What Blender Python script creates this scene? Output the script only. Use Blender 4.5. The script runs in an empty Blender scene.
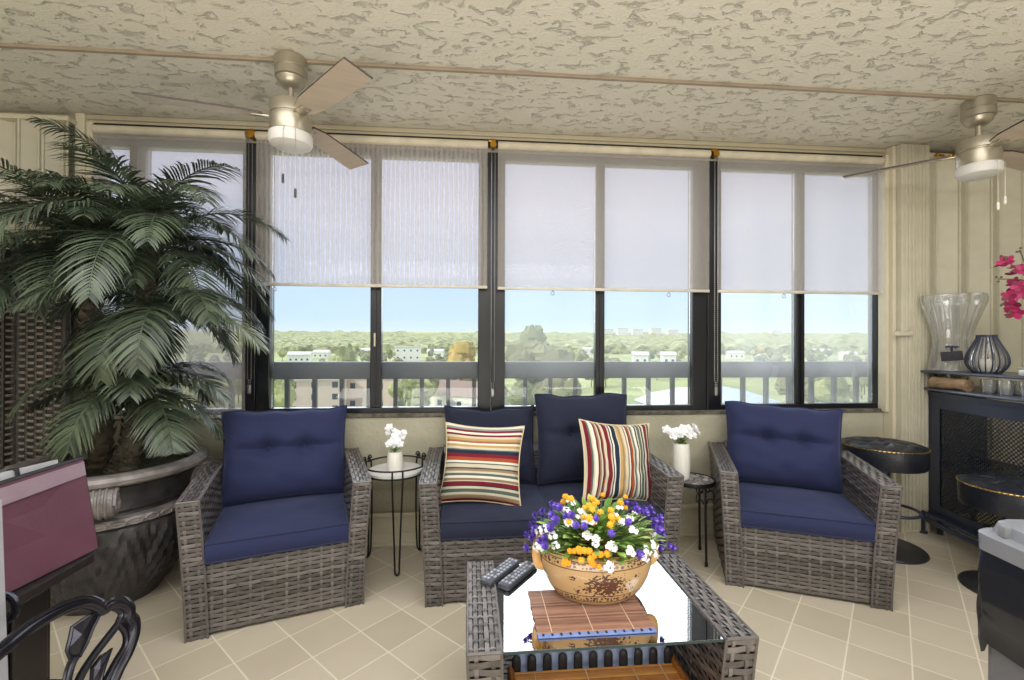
import bpy, bmesh, math, random
from mathutils import Vector, Matrix, noise
from math import sin, cos, pi, radians, sqrt, atan2, exp

S = bpy.context.scene
COL = S.collection
# ---------------------------------------------------------------- camera
FPX, YAW, PITCH, ROLL = 455.45, 0.0868, 0.0042, 0.0032
_r = Vector((cos(YAW), -sin(YAW), 0)); _f = Vector((sin(YAW), cos(YAW), 0)); _u = Vector((0, 0, 1))
CF = _f*cos(PITCH) + _u*sin(PITCH); _u2 = _u*cos(PITCH) - _f*sin(PITCH)
CR = _r*cos(ROLL) + _u2*sin(ROLL); CU = _u2*cos(ROLL) - _r*sin(ROLL)
EYE = Vector((0, 0, 1.2))
cam_data = bpy.data.cameras.new('camera'); cam = bpy.data.objects.new('camera', cam_data); COL.objects.link(cam)
cam_data.sensor_width = 36.0; cam_data.lens = FPX/1024*36; cam_data.clip_start = .02; cam_data.clip_end = 9000
M4 = Matrix((CR, CU, -CF)).transposed().to_4x4(); M4.translation = EYE
cam.matrix_world = M4
S.camera = cam
def ray(px, py): return CF + CR*((px-512)/FPX) + CU*((340-py)/FPX)
def at_z(px, py, z): d = ray(px, py); return EYE + d*((z-1.2)/d.z)
def at_d(px, py, d): return EYE + ray(px, py)*d
# ---------------------------------------------------------------- light
S.view_settings.view_transform = 'Standard'; S.view_settings.look = 'None'
S.view_settings.gamma = 1; S.view_settings.exposure = 0.0; S.view_settings.use_curve_mapping = False
w = bpy.data.worlds.new('sky'); S.world = w; w.use_nodes = True
nt = w.node_tree; nt.nodes.clear()
wo = nt.nodes.new('ShaderNodeOutputWorld'); bg = nt.nodes.new('ShaderNodeBackground')
tc = nt.nodes.new('ShaderNodeTexCoord'); sx = nt.nodes.new('ShaderNodeSeparateXYZ'); cr = nt.nodes.new('ShaderNodeValToRGB')
nt.links.new(tc.outputs['Generated'], sx.inputs[0]); nt.links.new(sx.outputs[2], cr.inputs[0])
nt.links.new(cr.outputs[0], bg.inputs[0]); nt.links.new(bg.outputs[0], wo.inputs[0])
el = cr.color_ramp.elements
el[0].position = 0.0; el[0].color = (.80, .90, 1.0, 1)
el[1].position = 1.0; el[1].color = (.36, .55, .92, 1)
for p, c in ((.05, (.60, .78, 1.0, 1)), (.15, (.55, .72, 1.0, 1)), (.30, (.72, .78, 1.0, 1)), (.5, (.72, .80, 1.0, 1))):
    e = el.new(p); e.color = c
bg.inputs[1].default_value = 1.15
def lamp(name, kind, loc, rot, energy, color=(1, 1, 1), size=None, size_y=None, angle=None):
    l = bpy.data.lights.new(name, kind); l.energy = energy; l.color = color
    if size: l.shape = 'RECTANGLE'; l.size = size; l.size_y = size_y or size
    if angle: l.angle = angle
    o = bpy.data.objects.new(name, l); COL.objects.link(o); o.location = loc; o.rotation_euler = rot
    return o
lamp('sun', 'SUN', (-20, -30, 40), (radians(48), 0, radians(-62)), 2.6, (1, .93, .82), angle=radians(1.0))
lamp('overhead_fill', 'AREA', (.45, .93, 2.44), (0, 0, 0), 68, (.93, .96, 1), 5.0, 1.1)  # unseen fill lamp overhead, added to brighten seat and arm tops
lamp('rear_fill', 'AREA', (-.3, -1.45, 2.30), (radians(68), 0, 0), 46, (1, .98, .96), 4.4, .25)  # unseen fill lamp behind the camera, added to light front faces
lamp('sky_fill', 'SUN', (0, 30, 20), (radians(-58), 0, radians(6)), 4.2, (.90, .95, 1), angle=radians(75))  # added broad sun lamp, strengthens the soft daylight through the windows
lamp('upward_fill', 'AREA', (.4, -.7, .35), (radians(165), 0, 0), 105, (1, .97, .91), 4.6, 1.2)  # unseen upward fill behind the camera, added to brighten the ceiling
# ---------------------------------------------------------------- materials
def srgb(r, g, b):
    f = lambda c: (c/255/12.92) if c/255 <= .04045 else ((c/255+.055)/1.055)**2.4
    return (f(r), f(g), f(b), 1)
def N(m, t, **k):
    n = m.node_tree.nodes.new(t)
    for a, v in k.items(): setattr(n, a, v)
    return n
def new_mat(name):
    m = bpy.data.materials.new(name); m.use_nodes = True
    return m, m.node_tree, m.node_tree.nodes['Principled BSDF']
def mat(name, col, rough=.5, metal=0.0, var=0.12, scale=12, bump=0.0, bscale=120, coat=0.0, coord='Object', sheen=0, spec=None, stretch=None):
    """plain procedural material: noise-varied colour, optional bump"""
    m, t, b = new_mat(name)
    tcn = N(m, 'ShaderNodeTexCoord'); src = tcn.outputs[coord]
    if stretch:
        mp = N(m, 'ShaderNodeMapping'); mp.inputs['Scale'].default_value = stretch; t.links.new(src, mp.inputs[0]); src = mp.outputs[0]
    n = N(m, 'ShaderNodeTexNoise'); n.inputs['Scale'].default_value = scale; n.inputs['Detail'].default_value = 4
    t.links.new(src, n.inputs[0])
    rp = N(m, 'ShaderNodeValToRGB'); t.links.new(n.outputs['Fac'], rp.inputs[0])
    c = srgb(*col)
    rp.color_ramp.elements[0].position = .3; rp.color_ramp.elements[1].position = .7
    rp.color_ramp.elements[0].color = tuple(x*(1-var) for x in c[:3]) + (1,)
    rp.color_ramp.elements[1].color = tuple(min(1, x*(1+var)) for x in c[:3]) + (1,)
    t.links.new(rp.outputs[0], b.inputs['Base Color'])
    b.inputs['Roughness'].default_value = rough; b.inputs['Metallic'].default_value = metal
    if coat: b.inputs['Coat Weight'].default_value = coat
    if sheen: b.inputs['Sheen Weight'].default_value = sheen
    if spec is not None: b.inputs['Specular IOR Level'].default_value = spec
    if bump:
        n2 = N(m, 'ShaderNodeTexNoise'); n2.inputs['Scale'].default_value = bscale; n2.inputs['Detail'].default_value = 3
        t.links.new(src, n2.inputs[0])
        bp = N(m, 'ShaderNodeBump'); bp.inputs['Strength'].default_value = bump; bp.inputs['Distance'].default_value = .01
        t.links.new(n2.outputs['Fac'], bp.inputs['Height']); t.links.new(bp.outputs[0], b.inputs['Normal'])
    return m
# ---------------------------------------------------------------- mesh helpers
class MB:
    """collects shapes into one mesh; uv layer and a per-shape random value"""
    def __init__(s):
        s.v = []; s.f = []; s.mi = []; s.uv = []; s.rnd = []; s.cur = 0; s.r = 0.0
    def quad_grid(s, P, nu, nv, closeu=False, closev=False, uv=None):
        b = len(s.v)
        for j in range(nv):
            for i in range(nu):
                s.v.append(tuple(P(i, j)))
        for j in range(nv if closev else nv-1):
            for i in range(nu if closeu else nu-1):
                a = b+j*nu+i; c = b+j*nu+(i+1) % nu; d = b+((j+1) % nv)*nu+(i+1) % nu; e = b+((j+1) % nv)*nu+i
                s.f.append((a, c, d, e)); s.mi.append(s.cur); s.rnd.append(s.r)
                if uv: s.uv.append((uv(i, j), uv(i+1, j), uv(i+1, j+1), uv(i, j+1)))
                else: s.uv.append(((i/nu, j/nv), ((i+1)/nu, j/nv), ((i+1)/nu, (j+1)/nv), (i/nu, (j+1)/nv)))
    def face(s, pts, uvs=None):
        b = len(s.v); s.v += [tuple(p) for p in pts]; s.f.append(tuple(range(b, b+len(pts)))); s.mi.append(s.cur); s.rnd.append(s.r)
        s.uv.append(tuple(uvs) if uvs else tuple((0, 0) for _ in pts))
    def bm(s, bm, M=None):
        b = len(s.v); bm.verts.index_update()
        for v in bm.verts: s.v.append(tuple(M @ v.co if M else v.co))
        for f in bm.faces:
            s.f.append(tuple(b+v.index for v in f.verts)); s.mi.append(s.cur); s.rnd.append(s.r); s.uv.append(tuple((v.co.x, v.co.y) for v in f.verts))
        bm.free()
    def box(s, x0, x1, y0, y1, z0, z1, bev=0, seg=2, M=None):
        bm = bmesh.new()
        vs = [bm.verts.new((x, y, z)) for x in (x0, x1) for y in (y0, y1) for z in (z0, z1)]
        for q in ((0, 1, 3, 2), (4, 6, 7, 5), (0, 4, 5, 1), (2, 3, 7, 6), (0, 2, 6, 4), (1, 5, 7, 3)): bm.faces.new([vs[i] for i in q])
        if bev: bmesh.ops.bevel(bm, geom=bm.edges[:], offset=bev, segments=seg, affect='EDGES', profile=.5)
        s.bm(bm, M)
    def tube(s, pts, r, n=8, close=False, cap=True, flat=1.0):
        """tube along points; r a number or a list"""
        pts = [Vector(p) for p in pts]; k = len(pts)
        rs = r if isinstance(r, (list, tuple)) else [r]*k
        T = []
        for i in range(k):
            a = pts[(i-1) % k] if (i > 0 or close) else pts[i]; c = pts[(i+1) % k] if (i < k-1 or close) else pts[i]
            d = c-a; T.append(d.normalized() if d.length > 1e-9 else Vector((0, 0, 1)))
        up = Vector((0, 0, 1)) if abs(T[0].z) < .9 else Vector((1, 0, 0))
        x = T[0].cross(up).normalized(); X = []
        for i in range(k):
            x = x - T[i]*x.dot(T[i])
            x = x.normalized() if x.length > 1e-6 else T[i].orthogonal().normalized()
            X.append(x)
        def P(i, j):
            a = 2*pi*i/n; y = T[j].cross(X[j])
            return pts[j] + (X[j]*cos(a) + y*sin(a)*flat)*rs[j]
        b = len(s.v)
        s.quad_grid(P, n, k, closeu=True, closev=close)
        if cap and not close:
            for j, o in ((0, 1), (k-1, 0)):
                idx = [b+j*n+i for i in range(n)]
                s.f.append(tuple(reversed(idx)) if not o else tuple(idx)); s.mi.append(s.cur); s.rnd.append(s.r); s.uv.append(tuple((0, 0) for _ in idx))
    def lathe(s, prof, n=32, c=(0, 0, 0), mod=None):
        """prof = [(r, z)], mod(angle, i) scales r"""
        def P(i, j):
            a = 2*pi*i/n; r, z = prof[j]; q = mod(a, j) if mod else 1
            return (c[0]+r*q*cos(a), c[1]+r*q*sin(a), c[2]+z)
        s.quad_grid(P, n, len(prof), closeu=True)
    def ball(s, c, r, n=8, m=5, sz=1.0):
        def P(i, j):
            a = 2*pi*i/n; e = -pi/2+pi*j/(m-1)
            return (c[0]+r*cos(e)*cos(a), c[1]+r*cos(e)*sin(a), c[2]+r*sz*sin(e))
        s.quad_grid(P, n, m, closeu=True)
    def build(s, name, mats, parent=None, smooth=True, loc=None, rot=None, weld=False):
        me = bpy.data.meshes.new(name)
        me.from_pydata(s.v, [], s.f)
        ms = mats if isinstance(mats, (list, tuple)) else [mats]
        for m in ms: me.materials.append(m)
        me.polygons.foreach_set('material_index', s.mi)
        me.polygons.foreach_set('use_smooth', [smooth]*len(s.f))
        ul = me.uv_layers.new(name='uv'); ul.data.foreach_set('uv', [c for f in s.uv for p in f for c in p])
        ra = me.attributes.new('rnd', 'FLOAT', 'FACE'); ra.data.foreach_set('value', s.rnd)
        me.update()
        if smooth:
            try: me.set_sharp_from_angle(angle=radians(34))
            except Exception: pass
        o = bpy.data.objects.new(name, me); COL.objects.link(o)
        if parent is not None: o.parent = parent
        if loc is not None: o.location = loc
        if rot is not None: o.rotation_euler = rot
        return o
def tag(o, label, cat=None, group=None, kind=None):
    if label: o['label'] = label
    if cat: o['category'] = cat
    if group: o['group'] = group
    if kind: o['kind'] = kind
    return o
def thing(name, label, cat, loc=(0, 0, 0), rz=0, group=None):
    o = bpy.data.objects.new(name, None); COL.objects.link(o); o.empty_display_size = .05
    o.location = loc; o.rotation_euler = (0, 0, rz)
    return tag(o, label, cat, group)
def struct(name, mb, m, parent=None, smooth=False):
    o = mb.build(name, m, parent, smooth)
    if parent is None: o['kind'] = 'structure'
    return o
def kids(o): return [c for c in bpy.data.objects if c.parent == o]
def copy_tree(o, parent=None, kidmap=None):
    if kidmap is None:
        kidmap = {}
        for c in bpy.data.objects:
            if c.parent: kidmap.setdefault(c.parent.name, []).append(c)
    c = o.copy(); COL.objects.link(c)
    if parent is not None: c.parent = parent
    for k in kidmap.get(o.name, []): copy_tree(k, c, kidmap)
    return c
def spline(pts, n):
    """Catmull-Rom through points, n samples"""
    pts = [Vector(p) for p in pts]; k = len(pts)-1; out = []
    for i in range(n):
        t = i/(n-1)*k; a = min(int(t), k-1); u = t-a
        p0 = pts[max(a-1, 0)]; p1 = pts[a]; p2 = pts[a+1]; p3 = pts[min(a+2, k)]
        out.append(.5*((2*p1)+(p2-p0)*u+(2*p0-5*p1+4*p2-p3)*u*u+(3*p1-p0-3*p2+p3)*u**3))
    return out
# ---------------------------------------------------------------- setting materials
def tile_mat():
    m, t, b = new_mat('floor_tiles')
    g = N(m, 'ShaderNodeNewGeometry'); sp = N(m, 'ShaderNodeSeparateXYZ'); t.links.new(g.outputs['Position'], sp.inputs[0])
    def math(op, a, c=None, v=None):
        n = N(m, 'ShaderNodeMath', operation=op); t.links.new(a, n.inputs[0])
        if c is not None: t.links.new(c, n.inputs[1])
        if v is not None: n.inputs[1].default_value = v
        return n.outputs[0]
    X, Yc = sp.outputs[0], sp.outputs[1]
    q = 1/sqrt(2)
    A = math('MULTIPLY', math('SUBTRACT', X, Yc), v=q); B = math('MULTIPLY', math('ADD', X, Yc), v=q)
    A = math('DIVIDE', math('ADD', A, v=-.05+20*.1935), v=.1935); B = math('DIVIDE', math('ADD', B, v=-.64+20*.2035), v=.2035)
    fa, fb = math('FRACT', A), math('FRACT', B)
    def edge(f):
        n = math('ABSOLUTE', math('SUBTRACT', f, v=.5)); return n      # .5 at the joint
    e = math('MAXIMUM', edge(fa), edge(fb))
    mr = N(m, 'ShaderNodeMapRange'); mr.inputs[1].default_value = .482; mr.inputs[2].default_value = .492; t.links.new(e, mr.inputs[0])
    cv = N(m, 'ShaderNodeCombineXYZ'); t.links.new(math('FLOOR', A), cv.inputs[0]); t.links.new(math('FLOOR', B), cv.inputs[1])
    wn = N(m, 'ShaderNodeTexWhiteNoise', noise_dimensions='2D'); t.links.new(cv.outputs[0], wn.inputs[0])
    n = N(m, 'ShaderNodeTexNoise'); n.inputs['Scale'].default_value = 5; n.inputs['Detail'].default_value = 6; t.links.new(g.outputs['Position'], n.inputs[0])
    ad = N(m, 'ShaderNodeMath', operation='MULTIPLY_ADD'); t.links.new(wn.outputs[0], ad.inputs[0]); ad.inputs[1].default_value = .5; t.links.new(math('MULTIPLY', n.outputs['Fac'], v=.5), ad.inputs[2])
    rp = N(m, 'ShaderNodeValToRGB'); t.links.new(ad.outputs[0], rp.inputs[0])
    rp.color_ramp.elements[0].position = .2; rp.color_ramp.elements[0].color = srgb(186, 174, 154)
    rp.color_ramp.elements[1].position = .85; rp.color_ramp.elements[1].color = srgb(200, 189, 170)
    mx = N(m, 'ShaderNodeMix', data_type='RGBA'); t.links.new(mr.outputs[0], mx.inputs[0]); t.links.new(rp.outputs[0], mx.inputs[6]); mx.inputs[7].default_value = srgb(224, 216, 194)
    t.links.new(mx.outputs[2], b.inputs['Base Color']); b.inputs['Roughness'].default_value = .38
    bp = N(m, 'ShaderNodeBump'); bp.inputs['Strength'].default_value = .25; bp.inputs['Distance'].default_value = .003; bp.invert = True
    t.links.new(mr.outputs[0], bp.inputs['Height']); t.links.new(bp.outputs[0], b.inputs['Normal'])
    return m
def stucco_mat():
    m, t, b = new_mat('knockdown_stucco')
    g = N(m, 'ShaderNodeNewGeometry')
    mp = N(m, 'ShaderNodeMapping'); mp.inputs['Scale'].default_value = (1, 1.7, 1); mp.inputs['Rotation'].default_value = (0, 0, .25); t.links.new(g.outputs['Position'], mp.inputs[0])
    n = N(m, 'ShaderNodeTexNoise'); n.inputs['Scale'].default_value = 13; n.inputs['Detail'].default_value = 7; n.inputs['Roughness'].default_value = .66; n.inputs['Distortion'].default_value = .5
    t.links.new(mp.outputs[0], n.inputs[0])
    rp = N(m, 'ShaderNodeValToRGB'); t.links.new(n.outputs['Fac'], rp.inputs[0])
    rp.color_ramp.elements[0].position = .36; rp.color_ramp.elements[1].position = .45
    n2 = N(m, 'ShaderNodeTexNoise'); n2.inputs['Scale'].default_value = 60; n2.inputs['Detail'].default_value = 4; t.links.new(mp.outputs[0], n2.inputs[0])
    ad = N(m, 'ShaderNodeMath', operation='MULTIPLY_ADD'); t.links.new(n2.outputs['Fac'], ad.inputs[0]); ad.inputs[1].default_value = .35; t.links.new(rp.outputs[0], ad.inputs[2])
    bp = N(m, 'ShaderNodeBump'); bp.inputs['Strength'].default_value = .8; bp.inputs['Distance'].default_value = .012
    t.links.new(ad.outputs[0], bp.inputs['Height']); t.links.new(bp.outputs[0], b.inputs['Normal'])
    b.inputs['Base Color'].default_value = srgb(212, 206, 190); b.inputs['Roughness'].default_value = .7
    return m
m_floor = tile_mat(); m_ceil = stucco_mat()
m_wall = mat('painted_stucco_wall', (172, 167, 146), .75, var=.06, scale=6, bump=.5, bscale=40)
m_trim = mat('beige_painted_trim', (200, 192, 168), .5, var=.04)
m_alum = mat('beige_aluminium', (190, 184, 164), .45, var=.05)
m_black = mat('black_aluminium_frame', (13, 15, 22), .35, var=.1)
m_rail = mat('dark_bronze_railing', (52, 52, 60), .5, var=.08)
m_gold = mat('brass', (190, 140, 50), .35, 1.0, var=.2)
m_conc = mat('balcony_concrete', (150, 145, 135), .8, var=.1)
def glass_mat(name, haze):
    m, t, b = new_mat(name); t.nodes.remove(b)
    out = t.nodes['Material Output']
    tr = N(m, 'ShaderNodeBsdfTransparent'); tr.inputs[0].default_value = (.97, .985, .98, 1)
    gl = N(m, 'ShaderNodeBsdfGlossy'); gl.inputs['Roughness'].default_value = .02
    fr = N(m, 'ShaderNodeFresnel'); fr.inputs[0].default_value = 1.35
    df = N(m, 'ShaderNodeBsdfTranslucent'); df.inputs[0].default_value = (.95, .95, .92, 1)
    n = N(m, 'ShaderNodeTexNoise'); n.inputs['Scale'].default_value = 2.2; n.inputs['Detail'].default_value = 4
    mu = N(m, 'ShaderNodeMath', operation='MULTIPLY'); t.links.new(n.outputs['Fac'], mu.inputs[0]); mu.inputs[1].default_value = haze*2  # whitish veil in the pane stands in for hazy air outside
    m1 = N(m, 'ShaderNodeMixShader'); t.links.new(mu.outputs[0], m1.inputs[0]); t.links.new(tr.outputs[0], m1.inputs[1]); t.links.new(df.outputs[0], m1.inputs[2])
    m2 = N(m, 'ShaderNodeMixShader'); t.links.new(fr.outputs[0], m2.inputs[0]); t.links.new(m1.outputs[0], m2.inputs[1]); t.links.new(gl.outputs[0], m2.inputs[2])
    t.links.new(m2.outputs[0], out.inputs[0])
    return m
def shade_mat(name, see, moire=False, col=(.60, .57, .52)):
    """woven roller-screen: part of the light passes straight through, part is scattered"""
    m, t, b = new_mat(name); t.nodes.remove(b); out = t.nodes['Material Output']
    tr = N(m, 'ShaderNodeBsdfTransparent'); tr.inputs[0].default_value = (1, .97, 1, 1)
    tl = N(m, 'ShaderNodeBsdfTranslucent'); tl.inputs[0].default_value = (*col, 1)
    df = N(m, 'ShaderNodeBsdfDiffuse'); df.inputs[0].default_value = (*col, 1)
    m1 = N(m, 'ShaderNodeMixShader'); m1.inputs[0].default_value = .62; t.links.new(tl.outputs[0], m1.inputs[1]); t.links.new(df.outputs[0], m1.inputs[2])
    m2 = N(m, 'ShaderNodeMixShader'); m2.inputs[0].default_value = 1-see
    if moire:  # moire of overlapping meshes, put into the see-through share
        g = N(m, 'ShaderNodeNewGeometry')
        mp = N(m, 'ShaderNodeMapping'); mp.inputs['Scale'].default_value = (1, 1, .22); t.links.new(g.outputs['Position'], mp.inputs[0])
        wv = N(m, 'ShaderNodeTexWave', bands_direction='X'); wv.inputs['Scale'].default_value = 11; wv.inputs['Distortion'].default_value = 3.0
        wv.inputs['Detail'].default_value = 2; wv.inputs['Detail Scale'].default_value = 1.4; t.links.new(mp.outputs[0], wv.inputs[0])
        mr = N(m, 'ShaderNodeMapRange'); mr.inputs[3].default_value = 1-see-.06; mr.inputs[4].default_value = 1-see+.08
        t.links.new(wv.outputs['Fac'], mr.inputs[0]); t.links.new(mr.outputs[0], m2.inputs[0])
    t.links.new(tr.outputs[0], m2.inputs[1]); t.links.new(m1.outputs[0], m2.inputs[2]); t.links.new(m2.outputs[0], out.inputs[0])
    return m
m_shade = shade_mat('roller_screen', .64); m_shade_r = shade_mat('moire_roller_screen', .64, True)
# ---------------------------------------------------------------- room shell
XL, XR, YB, YR, H = -2.95, 3.95, 2.76, -1.6, 2.47
b = MB(); b.box(XL-.1, XR+.1, YR-.1, 2.90, -.12, 0); struct('floor', b, m_floor)
b = MB(); b.box(XL-.1, XR+.1, YR-.1, 3.2, H, H+.15); struct('ceiling', b, m_ceil)
b = MB(); b.box(XL-.1, XL, YR-.1, 2.9, 0, H); struct('wall_left', b, m_wall)
b = MB(); b.box(XR, XR+.1, YR-.1, 2.9, 0, H); struct('wall_right', b, m_wall)
b = MB(); b.box(XL, XR, YR-.1, YR, 0, H); struct('wall_rear', b, m_wall)
b = MB(); b.box(XL, XR, YB, 2.90, 0, .755); b.box(XL, -2.165, YB, 2.90, .755, H); b.box(2.70, XR, YB+.04, 2.90, .755, H); b.box(-2.165, 2.70, YB+.02, 2.90, 2.36, H)
struct('wall_back', b, m_wall)
# baseboard: three stepped mouldings
b = MB()
b.box(XL+.01, 2.70, YB-.022, YB, 0, .165, .004); b.box(XL+.01, 2.70, YB-.034, YB-.02, 0, .075, .005); b.box(XL+.01, 2.70, YB-.04, YB-.02, .165, .195, .008); b.box(XL+.01, 2.70, YB-.045, YB-.03, 0, .018, .004)
struct('baseboard_back', b, m_trim)
# seam moulding across the ceiling
b = MB(); b.box(XL+.01, XR-.01, 2.118, 2.138, H-.014, H, .003); b.box(XL+.01, XR-.01, 2.138, 2.150, H-.004, H, .001)
struct('trim_1', b, mat('ceiling_batten', (146, 132, 112), .6))
# head rail of the windows
b = MB(); b.box(-2.17, 2.72, 2.738, YB+.01, 2.440, H-.003, .005); b.box(-2.17, 2.72, 2.748, YB+.02, 2.424, 2.440, .003)
struct('trim_2', b, mat('taupe_head_rail', (168, 158, 134), .5, var=.04))
b = MB(); b.box(-2.12, 2.66, 2.745, YB+.02, 2.385, 2.422); struct('trim_3', b, m_black)
# side casings: left narrow, right wide pilaster with ribs
b = MB(); b.box(-2.205, -2.155, 2.725, YB, 0, H-.003, .006); b.box(-2.165, -2.125, 2.742, YB+.04, .755, 2.43, .006); struct('trim_4', b, m_trim)
b = MB(); b.box(2.660, 2.688, 2.72, YB+.02, .755, 2.42, .004); b.box(2.680, 2.705, 2.69, YB, .2, H-.003, .005)
struct('trim_5', b, m_trim)
b = MB(); b.box(2.705, 2.90, 2.655, YB+.03, .0, H-.003, .004)
for i in range(7): b.box(2.725+i*.024, 2.735+i*.024, 2.648, 2.66, .02, H-.01, .003)
b.box(2.655, 2.76, 2.63, 2.655, 1.245, 1.275, .006)
struct('trim_6', b, m_alum)
# window sill ledge with weathered edge
b = MB(); b.box(-2.16, 2.70, 2.752, 2.80, .748, .772, .004); struct('trim_7', b, mat('weathered_sill', (96, 92, 82), .85, var=.5, scale=30, bump=.6))
# windows
panes = [((-2.10, -1.965), (-1.878, -1.339)), ((-1.184, -.61), (-.546, .034)), ((.198, .768), (.825, 1.392)), ((1.583, 2.102), (2.157, 2.655))]
posts = [-2.165, -1.262, .115, 1.49, 2.70]
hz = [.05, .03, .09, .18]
for i in range(4):
    x0, x1 = posts[i], posts[i+1]
    root = bpy.data.objects.new('window_%d' % (i+1), None); COL.objects.link(root); root['kind'] = 'structure'
    (a0, a1), (c0, c1) = panes[i]
    f = MB()
    f.box(x0+.002, a0, 2.78, 2.85, .757, 2.358, .004); f.box(c1, x1-.002, 2.78, 2.85, .757, 2.358, .004)
    f.box(a0, c1, 2.785, 2.85, .757, .803, .004); f.box(a0, c1, 2.785, 2.85, 2.315, 2.358, .004)
    f.build('frame', m_black, root, False)
    f = MB(); f.box(a1, c0, 2.79, 2.845, .803, 2.315, .004); f.box((a1+c0)/2-.004, (a1+c0)/2+.004, 2.784, 2.792, .81, 2.31); f.build('mullion', m_black, root, False)
    if i == 1:
        f = MB(); f.box(-.585, -.575, 2.768, 2.79, 1.17, 1.25, .003); f.build('latch', m_alum, root)
    for p0, p1 in panes[i]:
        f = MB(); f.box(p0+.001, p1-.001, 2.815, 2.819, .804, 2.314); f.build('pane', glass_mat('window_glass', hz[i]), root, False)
# roller shades
m_hem = mat('shade_hem_bar', (196, 190, 176), .5); m_roll = mat('shade_roll_fabric', (196, 186, 164), .8)
m_chain = mat('steel_bead_chain', (150, 150, 150), .35, .8)
sh = [(-2.115, -1.30, .775, 'roller shade pulled fully down behind the palm'), (-1.245, .088, 1.535, 'half lowered roller shade with wavy moire bands, behind the left ceiling fan'),
      (.150, 1.480, 1.53, 'half lowered smooth roller shade above the loveseat'), (1.535, 2.652, 1.53, 'half lowered roller shade beside the right pilaster, above the right armchair')]
for i, (x0, x1, zb, lab) in enumerate(sh):
    t = thing('roller_shade', lab, 'window shade', ((x0+x1)/2, 2.74, 2.385), 0, 'roller shades on the windows')
    L = (x1-x0)/2
    f = MB(); f.box(-L, L, -.0006, .0006, zb-2.385, .0); f.build('screen', m_shade_r if i == 1 else m_shade, t, False)
    f = MB(); f.tube([(-L, 0, .0), (L, 0, .0)], .024, 14); f.build('roller', m_roll, t)
    f = MB(); f.box(-L, L, -.008, .006, zb-2.385-.016, zb-2.385+.002, .004); f.build('hem_bar', m_hem, t)
    if i < 3:
        f = MB(); xb = L+.033
        f.box(xb-.015, xb+.015, -.012, .03, .0, .035, .006); f.tube([(xb, -.028, -.005), (xb, .02, -.005)], .019, 12); f.tube([(xb-.028, -.01, .02), (xb-.01, -.01, .02)], .006, 8)
        f.build('bracket', m_gold, t)
        f = MB()
        zc = [.93, .90, .90][i]-2.385
        xo = [.004, 0, -.004][i]
        for sgn in (-.010, .010):
            k = int((-.03-zc)/.013)
            for q in range(k):
                f.ball((xb+xo+sgn*(1 if q < k-3 else .5), -.03, -.03-q*.013), .0042, 5, 4, 1.3)
        f.box(xb+xo-.010, xb+xo+.010, -.038, -.022, zc-.03, zc+.02, .005)
        f.build('bead_chain', m_chain, t)
    f = MB()
    rings = {0: [], 1: [-.56], 2: [-.33, .40], 3: [-.12]}[i]
    for xr in rings:
        pts = [(xr+.011*cos(a*pi/6), -.004, zb-2.385-.034+.011*sin(a*pi/6)) for a in range(12)]
        f.tube(pts, .0022, 6, close=True); f.tube([(xr, -.004, zb-2.385-.024), (xr, -.004, zb-2.385-.012)], .003, 6)
    if rings: f.build('pull_ring', m_chain, t)
# accordion storm shutters standing closed at both ends of the window wall
def shutter(name, x0, x1, n, lab, glints, d=.045):
    t = thing(name, lab, 'shutter', (x0, 2.70, 0), 0, None)
    wd = (x1-x0)/n
    for k in range(n):
        f = MB(); ya, yb = (0, d) if k % 2 == 0 else (d, 0)
        ya -= .02; yb -= .02
        P = [(k*wd, ya), ((k+.12)*wd, ya), ((k+.88)*wd, yb), ((k+1)*wd, yb)]
        pr = [(x, y) for x, y in P]
        def G(i, j): x, y = pr[i]; return (x, y, .03 if j == 0 else 2.395)
        f.quad_grid(G, 4, 2)
        def G2(i, j): x, y = pr[i]; return (x, y+.006, .03 if j == 0 else 2.395)
        f.quad_grid(G2, 4, 2)
        f.tube([(k*wd, ya-.004, .03), (k*wd, ya-.004, 2.395)], .007, 8)
        f.build('blade', m_alum, t, False)
    f = MB(); f.box(-.01, x1-x0+.01, -.035, .05, 2.395, 2.42, .004); f.build('track', m_trim, t, False)
    for k in glints:
        f = MB(); xa = (k+.2)*wd; f.tube([(xa+q*wd*.08, -.045+.006*sin(q*2.1), 2.40+.012*sin(q*3.7+k)) for q in range(9)], [.004+.004*abs(sin(q*2.3+k)) for q in range(9)], 6); f.build('gold_glint', m_gold, t)  # gold lumps shaped to stand in for glints of leaking light
    return t
shutter('accordion_shutter', 2.906, 3.93, 9, 'beige accordion shutter behind the bar and glass dispenser', (0, 1, 3, 4))
shutter('accordion_shutter', -2.93, -2.20, 12, 'narrow-folded beige accordion shutter behind the top of the palm', (4,))
# balcony railing outside
t = thing('balcony_railing', 'dark metal balcony railing with wide top rail outside the windows', 'railing', (0, 3.03, 0))
f = MB(); f.box(-3.6, 5.2, -.03, .03, .958, 1.068, .006); f.build('top_rail', m_rail, t, False)
f = MB(); f.box(-3.6, 5.2, -.02, .02, .06, .10, .004); f.build('bottom_rail', m_rail, t, False)
k = -3.5
x = -1.178-.17*14
while x < 5.1:
    f = MB(); f.box(x-.013, x+.013, -.013, .013, .10, .96); f.build('baluster', m_rail, t, False); x += .17
b = MB(); b.box(-4, 6, 2.90, 3.2, -.2, .0); struct('balcony_slab_floor', b, m_conc)
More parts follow.
